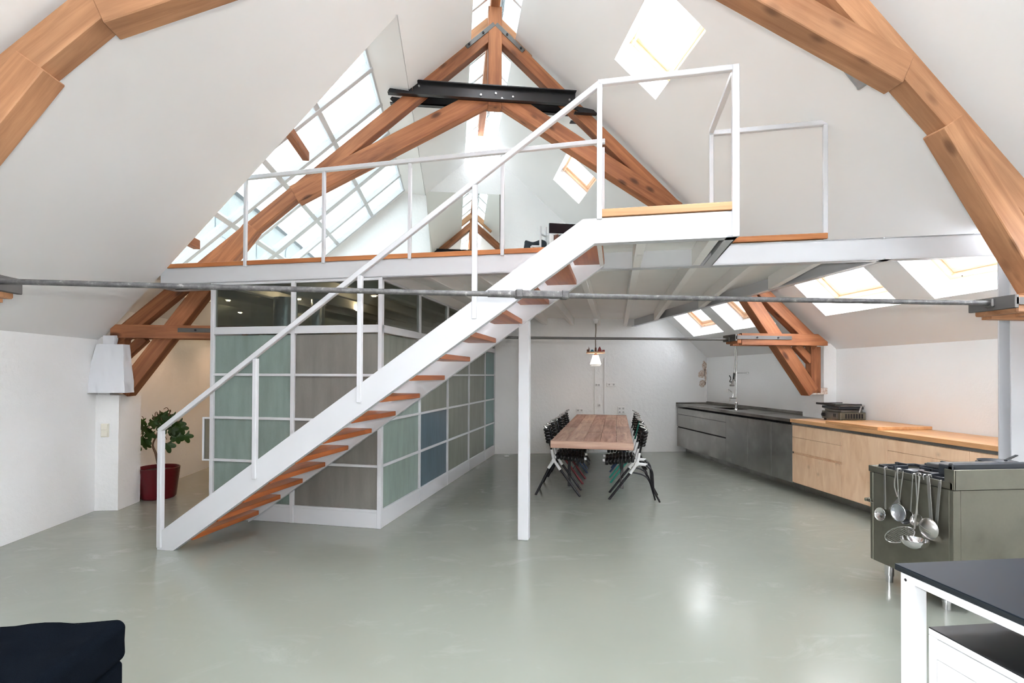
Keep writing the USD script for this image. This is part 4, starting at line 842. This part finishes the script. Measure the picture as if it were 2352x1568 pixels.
for y in (0.98, DY - 0.03): obj('castor', [cyl((DX + 0.05, y - 0.02, 0.025), (DX + 0.05, y + 0.02, 0.025), 0.025, 16), bx(DX + 0.035, DX + 0.065, y - 0.012, y + 0.012, 0.04, 0.061)], black_rubber, t)

# ---------------------------------------------------------------- sofa in the bottom left corner
def pillow(x0, x1, y0, y1, z0, z1, r, seed, amp=0.008):
    sp = []
    for x in (x0 + r, x1 - r):
        for y in (y0 + r, y1 - r):
            for z in (z0 + r, z1 - r):
                s_ = trimesh.creation.icosphere(3, r); s_.apply_translation((x, y, z)); sp.append(s_.vertices)
    m = hull(np.vstack(sp)); m = m.subdivide_to_size(0.05); m.merge_vertices()
    n = m.vertex_normals; v = m.vertices
    wob = amp * np.sin(v[:, 0] * 26.0 + seed)[:, None] * 0.5 * np.array([[0, 0, 1.0]])
    m.vertices = v + n * ((meshkit.fbm(v * 7, 3, seed) - 0.5) * 2 * amp)[:, None] + wob * (v[:, 2:] > z1 - 2 * r)
    return m
t = thing('sofa', 'dark navy upholstered sofa seat, only its corner showing at bottom left', 'sofa')
obj('seat_cushion', pillow(-2.9, -1.235, 0.9, 2.15, 0.505, 0.66, 0.035, 3), sofa_cloth, t, smooth=True)
obj('base', pillow(-2.9, -1.245, 0.9, 2.14, 0.08, 0.51, 0.02, 5, 0.003), sofa_cloth, t, smooth=True)
for x in (-2.8, -1.33):
    for y in (1.0, 2.04): obj('foot', cyl((x, y, 0), (x, y, 0.09), 0.02, 12), black_tube, t)

# ---------------------------------------------------------------- potted fig
t = thing('potted_fig', 'potted fig plant with lobed leaves in a glazed dark red pot by the left pilaster', 'potted plant', loc=(-3.775, 7.14, 0))
obj('pot', lathe([(0, 0), (0.185, 0), (0.20, 0.02), (0.235, 0.33), (0.242, 0.385), (0.232, 0.392), (0.222, 0.37), (0.215, 0.32), (0, 0.32)], 48), pot_red, t, smooth=40)
obj('soil', lathe([(0, 0.325), (0.218, 0.325), (0.218, 0.34), (0.1, 0.352), (0, 0.352)], 32), soil_mat, t, smooth=40)
stems = [spline([(0.02, 0, 0.34), (0.03, 0, 0.55), (0.05, 0.02, 0.78), (0.09, 0.02, 0.98), (0.14, 0.0, 1.12)], 5), spline([(0.0, 0.02, 0.34), (-0.03, 0.0, 0.55), (-0.06, -0.02, 0.68), (0.0, -0.02, 0.84), (0.02, -0.04, 1.05)], 5), spline([(0.03, 0, 0.6), (0.0, 0.05, 0.7), (-0.08, 0.06, 0.8), (-0.2, 0.05, 0.92)], 5)]
for s_ in stems: obj('stem', tube(s_, np.linspace(0.017, 0.007, len(s_)), 8), bark_mat, t, smooth=60)
def leaf(size):
    th = np.linspace(-math.pi, math.pi, 41)[:-1]
    r = 0.55 + 0.45 * np.abs(np.cos(2.5 * th)) ** 1.3
    r *= np.where(np.abs(th) > 2.5, 0.35, 1.0)
    x, y = r * np.cos(th) * size * 0.62 + size * 0.45, r * np.sin(th) * size * 0.62
    zf = lambda x, y: -0.9 * (x ** 2) / size * 0.5 - 0.35 * np.abs(y) * 0.6
    v = np.c_[x, y, zf(x, y)]; v = np.vstack([v, (size * 0.45, 0, zf(size * 0.45, 0))])
    c_ = len(v) - 1; f = [(c_, i, (i + 1) % c_) for i in range(c_)]
    return trimesh.Trimesh(v, f, process=False)
tips = [(-0.40, 0.02, 1.02), (-0.33, 0, 1.06), (-0.26, -0.05, 0.98), (-0.44, 0.0, 0.70), (-0.36, -0.05, 0.72), (-0.29, 0.03, 0.74), (-0.30, -0.1, 0.82), (-0.2, -0.08, 0.80), (-0.12, -0.1, 0.88), (-0.22, 0.0, 0.93), (-0.12, -0.04, 1.02), (-0.05, -0.12, 1.05), (0.02, 0.05, 1.10), (0.06, -0.1, 1.12), (0.14, 0.05, 1.12), (0.2, -0.05, 1.1), (0.26, 0.02, 1.03), (0.33, 0.0, 0.96), (0.24, -0.1, 0.95), (0.18, 0.06, 0.92), (0.38, 0.03, 0.84), (0.28, -0.03, 0.82), (0.16, -0.09, 0.74), (0.2, 0.08, 0.85), (-0.02, 0.1, 0.98), (0.1, -0.12, 1.0), (0.04, 0.0, 1.16), (-0.16, 0.08, 1.08)]
for k, p in enumerate(tips):
    p = np.array(p) * (0.76, 0.9, 0.90) + (0.02, 0, 0.02); d = nrm((p[0] * 1.0 + 0.02 * rng.standard_normal(), p[1] - 0.25 * rng.random(), -0.35 - 0.5 * rng.random()))
    base = p - d * 0.07
    m = np.eye(4); zax = nrm(np.array([0.15 * rng.standard_normal(), -0.75, 0.65])); yax = nrm(np.cross(zax, d)); zax = np.cross(d, yax)
    m[:3, 0], m[:3, 1], m[:3, 2], m[:3, 3] = d, yax, zax, base
    obj('leaf', leaf(0.115 + 0.04 * rng.random()), leaf_mat, t, xf=m)
    j = min((np.linalg.norm(q - base), tuple(q)) for s_ in stems for q in s_)[1]
    mid = (np.array(j) + base) / 2 + np.array([0, 0, 0.04])
    obj('leaf_stalk', tube(spline([j, mid, base], 3), 0.004, 5), bark_mat, t)

# ---------------------------------------------------------------- left pilaster: fabric cover and switch
t = thing('fabric_cover', 'wrinkled white fabric cover open at the bottom, wrapped round the left pilaster top', 'cover')
top_r, bot_r = [(-4.09, 6.44), (-3.80, 6.44), (-3.79, 6.55), (-4.09, 6.55)], [(-4.17, 6.36), (-3.74, 6.37), (-3.735, 6.56), (-4.15, 6.56)]
def loft(rows, seed, thick=0.004):
    nU = 48; V = []
    for (ring_, z, amp) in rows:
        ls = LineString(list(ring_) + [ring_[0]])
        for u in np.linspace(0, 1, nU, endpoint=False):
            q = ls.interpolate(u, normalized=True); V.append((q.x, q.y, z + 0.0 * u))
    V = np.array(V); R = len(rows)
    ctr = V.mean(0); n2 = V[:, :2] - ctr[:2]; n2 /= np.linalg.norm(n2, axis=1, keepdims=True)
    w_ = (meshkit.fbm(V * np.array([14, 14, 5]), 3, seed) - 0.5) * np.repeat([r[2] for r in rows], nU)
    V[:, :2] += n2 * w_[:, None]
    F = [(i * nU + k, i * nU + (k + 1) % nU, (i + 1) * nU + (k + 1) % nU, (i + 1) * nU + k) for i in range(R - 1) for k in range(nU)]
    inn = V.copy(); inn[:, :2] -= n2 * thick; o = len(V)
    F += [(o + a, o + d, o + c, o + b) for a, b, c, d in F[:]]
    F += [((R - 1) * nU + k, (R - 1) * nU + (k + 1) % nU, o + (R - 1) * nU + (k + 1) % nU, o + (R - 1) * nU + k) for k in range(nU)]
    F += [(k, o + k, o + (k + 1) % nU, (k + 1) % nU) for k in range(nU)]
    F = np.array(F); return trimesh.Trimesh(np.vstack([V, inn]), np.vstack([F[:, [0, 1, 2]], F[:, [0, 2, 3]]]), process=False)
rows = []
for q in np.linspace(0, 1, 14):
    rr = [tuple(np.array(a) * (1 - q) + np.array(b) * q) for a, b in zip(top_r, bot_r)]
    rows.append((rr, 1.93 - 0.56 * q, 0.02 + 0.03 * q))
obj('cloth', loft(rows, 8), cloth_white, t, smooth=50)
obj('gathered_top', lumpy(-4.03, -3.91, 6.46, 6.52, 1.90, 2.03, 9, 0.02), cloth_white, t, smooth=50)
t = thing('wall_switch', 'cream double wall switch on the left pilaster', 'switch')
obj('plate', bx(-4.055, -3.970, 6.478, 6.492, 0.855, 1.01, 0.004), switch_mat, t)
for z in (0.86, 0.935): obj('rocker', bx(-4.047, -3.978, 6.470, 6.479, z + 0.004, z + 0.066, 0.003), switch_mat, t)
# far wall fittings
def socket(label, x, z, w, h, n, cat='socket'):
    t = thing('wall_socket', label, cat)
    obj('plate', bx(x - w / 2, x + w / 2, YF - 0.022, YF - 0.001, z - h / 2, z + h / 2, 0.004), white_plastic, t)
    nx, nz = n
    for i in range(nx):
        for j in range(nz):
            cx_, cz_ = x + w * ((i + 0.5) / nx - 0.5), z + h * ((j + 0.5) / nz - 0.5)
            obj('socket_well', cyl((cx_, YF - 0.0235, cz_), (cx_, YF - 0.021, cz_), 0.019, 16), socket_grey, t)
socket('white double socket on the far wall left of the table end', 2.57, 0.87, 0.15, 0.075, (2, 1))
socket('white block of four sockets on the far wall right of the table end', 3.45, 0.868, 0.15, 0.15, (2, 2))
socket('white double switch plate at head height on the far wall', 3.235, 1.40, 0.19, 0.085, (2, 1), 'switch')
socket('small single socket above the table end on the far wall', 2.98, 0.977, 0.05, 0.05, (1, 1))
socket('small double switch beside the conduit on the far wall', 2.945, 1.392, 0.10, 0.05, (2, 1), 'switch')
obj('conduit', cyl((2.885, YF - 0.008, 0.02), (2.885, YF - 0.008, 1.75), 0.009, 10), white_plastic, label='thin white vertical conduit on the far wall behind the table', cat='conduit')
obj('conduit', [bx(3.08, 3.10, YF - 0.016, YF - 0.002, 0.8, 1.95, 0.003)], white_plastic, label='flat white vertical cable cover on the far wall right of the conduit', cat='cable cover')
obj('floor_puck', lathe([(0, 0), (0.06, 0), (0.055, 0.012), (0, 0.016)], 24, (1.041, 10.03, 0)), white_plastic, label='small round white disc on the floor by the far wall', cat='floor outlet', smooth=40)
# peeling paint in the far right corner
r_ = np.random.default_rng(5)
def blob(cx_, cz_, w, h, seed):
    th = np.linspace(0, 2 * math.pi, 36, endpoint=False); q = 1 + 0.45 * (meshkit.fbm(np.c_[np.cos(th) * 1.7, np.sin(th) * 1.7, th * 0 + seed], 3, seed) - 0.5) * 2
    return Polygon(np.c_[cx_ + w * q * np.cos(th), cz_ + h * q * np.sin(th)])
for args in ((5.25, 1.80, 0.05, 0.10, 1), (5.19, 1.62, 0.075, 0.075, 2), (5.22, 1.42, 0.075, 0.07, 3), (5.28, 1.58, 0.025, 0.16, 5)):
    obj('peeled_patch', prism_xz(blob(*args).intersection(Polygon([(4.9, 1), (XR - 0.003, 1), (XR - 0.003, 1.95), (4.9, 1.95)])), YF - 0.004, YF + 0.002), brick_patch, wf)

# ---------------------------------------------------------------- on the mezzanine
t = thing('leaning_mirror', 'large frameless mirror leaning on the far wall of the mezzanine, reflecting the truss', 'mirror')
tilt = 0.047
zb_, zt_ = 2.84, 5.225
yb_ = YF - 0.02 - (zt_ - zb_) * math.tan(tilt)
mp = prism_xz([(-0.36, 0), (0.91, 0), (0.91, (zt_ - zb_) / math.cos(tilt)), (-0.565, (zt_ - zb_) / math.cos(tilt))], 0, 0.006)
obj('mirror_glass', mp, mirror_mat, t, xf=tr(0, yb_, zb_) @ trimesh.transformations.rotation_matrix(-tilt, (1, 0, 0)))
obj('edge_strip', bx(0.905, 0.925, -0.006, 0.012, 0, (zt_ - zb_) / math.cos(tilt), 0.002), worktop_steel, t, xf=tr(0, yb_, zb_) @ trimesh.transformations.rotation_matrix(-tilt, (1, 0, 0)))
MZ = 2.832
t = thing('television', 'black flat screen television on the mezzanine seen above the stair', 'television')
obj('screen', bx(1.575, 2.35, 8.48, 8.52, 3.70, 4.135, 0.006), screen_black, t)
obj('stand_post', bx(1.93, 1.99, 8.52, 8.56, MZ + 0.02, 3.9, 0.004), black_steel, t)
obj('stand_foot', bx(1.7, 2.22, 8.42, 8.66, MZ, MZ + 0.02, 0.004), black_steel, t)
t = thing('garment_rack', 'white tubular garment rack on the mezzanine under the television', 'garment rack')
for x in (1.45, 2.15): obj('rack_post', cyl((x, 8.1, MZ), (x, 8.1, 3.86 if x > 2 else 3.95), 0.018, 10), steel_white, t)
obj('rack_rail', [cyl((1.45, 8.1, 3.84), (2.15, 8.1, 3.84), 0.015, 10), cyl((1.40, 8.1, 3.60), (2.15, 8.1, 3.60), 0.013, 10)], steel_white, t)
t = thing('white_chair_frame', 'white tubular chair frame with a dark jacket over it on the mezzanine', 'chair')
for x in (1.20, 1.34): obj('post', cyl((x, 7.95, MZ), (x, 7.95, 3.60 if x < 1.3 else 3.92), 0.018, 10), steel_white, t)
obj('cross_bar', [cyl((1.20, 7.95, 3.60), (1.34, 7.95, 3.60), 0.018, 10), cyl((1.34, 7.95, 3.80), (1.45, 8.1, 3.80), 0.014, 10)], steel_white, t)
obj('dark_jacket', pillow(1.10, 1.44, 8.0, 8.07, 2.95, 3.70, 0.03, 4, 0.03), coat_dark, label='dark jacket draped behind the white chair frame on the mezzanine', cat='jacket', smooth=True)
cols = [(white_lug, 1.52, 3.45), (brown_paint, 1.60, 3.5), (coat_dark, 1.68, 3.48), (cloth_white, 1.76, 3.52), (coat_dark, 1.84, 3.46), (red_paint, 1.92, 3.5), (griddle_grey, 2.0, 3.5)]
nm = ['white', 'brown', 'dark blue', 'pale blue', 'dark grey', 'rusty red', 'grey']
for (m_c, x, z), n in zip(cols, nm):
    obj('garment', pillow(x - 0.035, x + 0.035, 7.95, 8.25, 3.0, 3.80, 0.02, int(x * 100), 0.02), m_c, label=f'{n} garment hanging on the white rack on the mezzanine', cat='garment', group='garments on the rack', smooth=True)

# ---------------------------------------------------------------- outside: neighbouring houses seen through the roof glass
def house(label, x0, x1, y0, y1, ze, zr2, chim, wins=()):
    t = thing('neighbouring_house', label, 'house')
    obj('wall', bx(x0, x1, y0, y1, -3, ze, 0), ext_wall, t)
    ym = (x0 + x1) / 2
    obj('roof', prism_xz([(x0 - 0.3, ze), (x1 + 0.3, ze), (ym, zr2)], y0 - 0.2, y1 + 0.2), ext_roof, t)
    for (cx_, cy_, h) in chim: obj('chimney', bx(cx_ - 0.5, cx_ + 0.5, cy_ - 0.9, cy_ + 0.9, zr2 - 1.2, zr2 + h, 0), ext_roof, t)
    for (y, z, w_, h_) in wins:
        sx = x1 if x1 < 0 else x0
        g = unary_union([Polygon([(y - w_ / 2, z), (y + w_ / 2, z), (y + w_ / 2, z + h_), (y - w_ / 2, z + h_)]), Point(y, z + h_).buffer(w_ / 2)])
        m = trimesh.creation.extrude_polygon(g, 0.1, engine='earcut'); v = m.vertices; m.vertices = np.c_[sx + v[:, 2] - 0.05, v[:, 0], v[:, 1]]
        obj('window', m, ext_dark, t)
house('grey roofed house with chimneys beyond the right roof windows', 30, 40, 24, 58, 8.0, 10.0, [(33.5, 40.0, 0.9), (35, 44.5, 0.7), (35, 33, 0.8)])
house('pale house front with arched windows beyond the left studio glazing', -19, -11, 12, 60, 10.6, 12.0, [(-15, 30, 1.0)], [(y, 8.1, 1.6, 1.2) for y in range(16, 58, 5)] + [(y, 4.0, 1.6, 1.6) for y in range(16, 58, 5)])
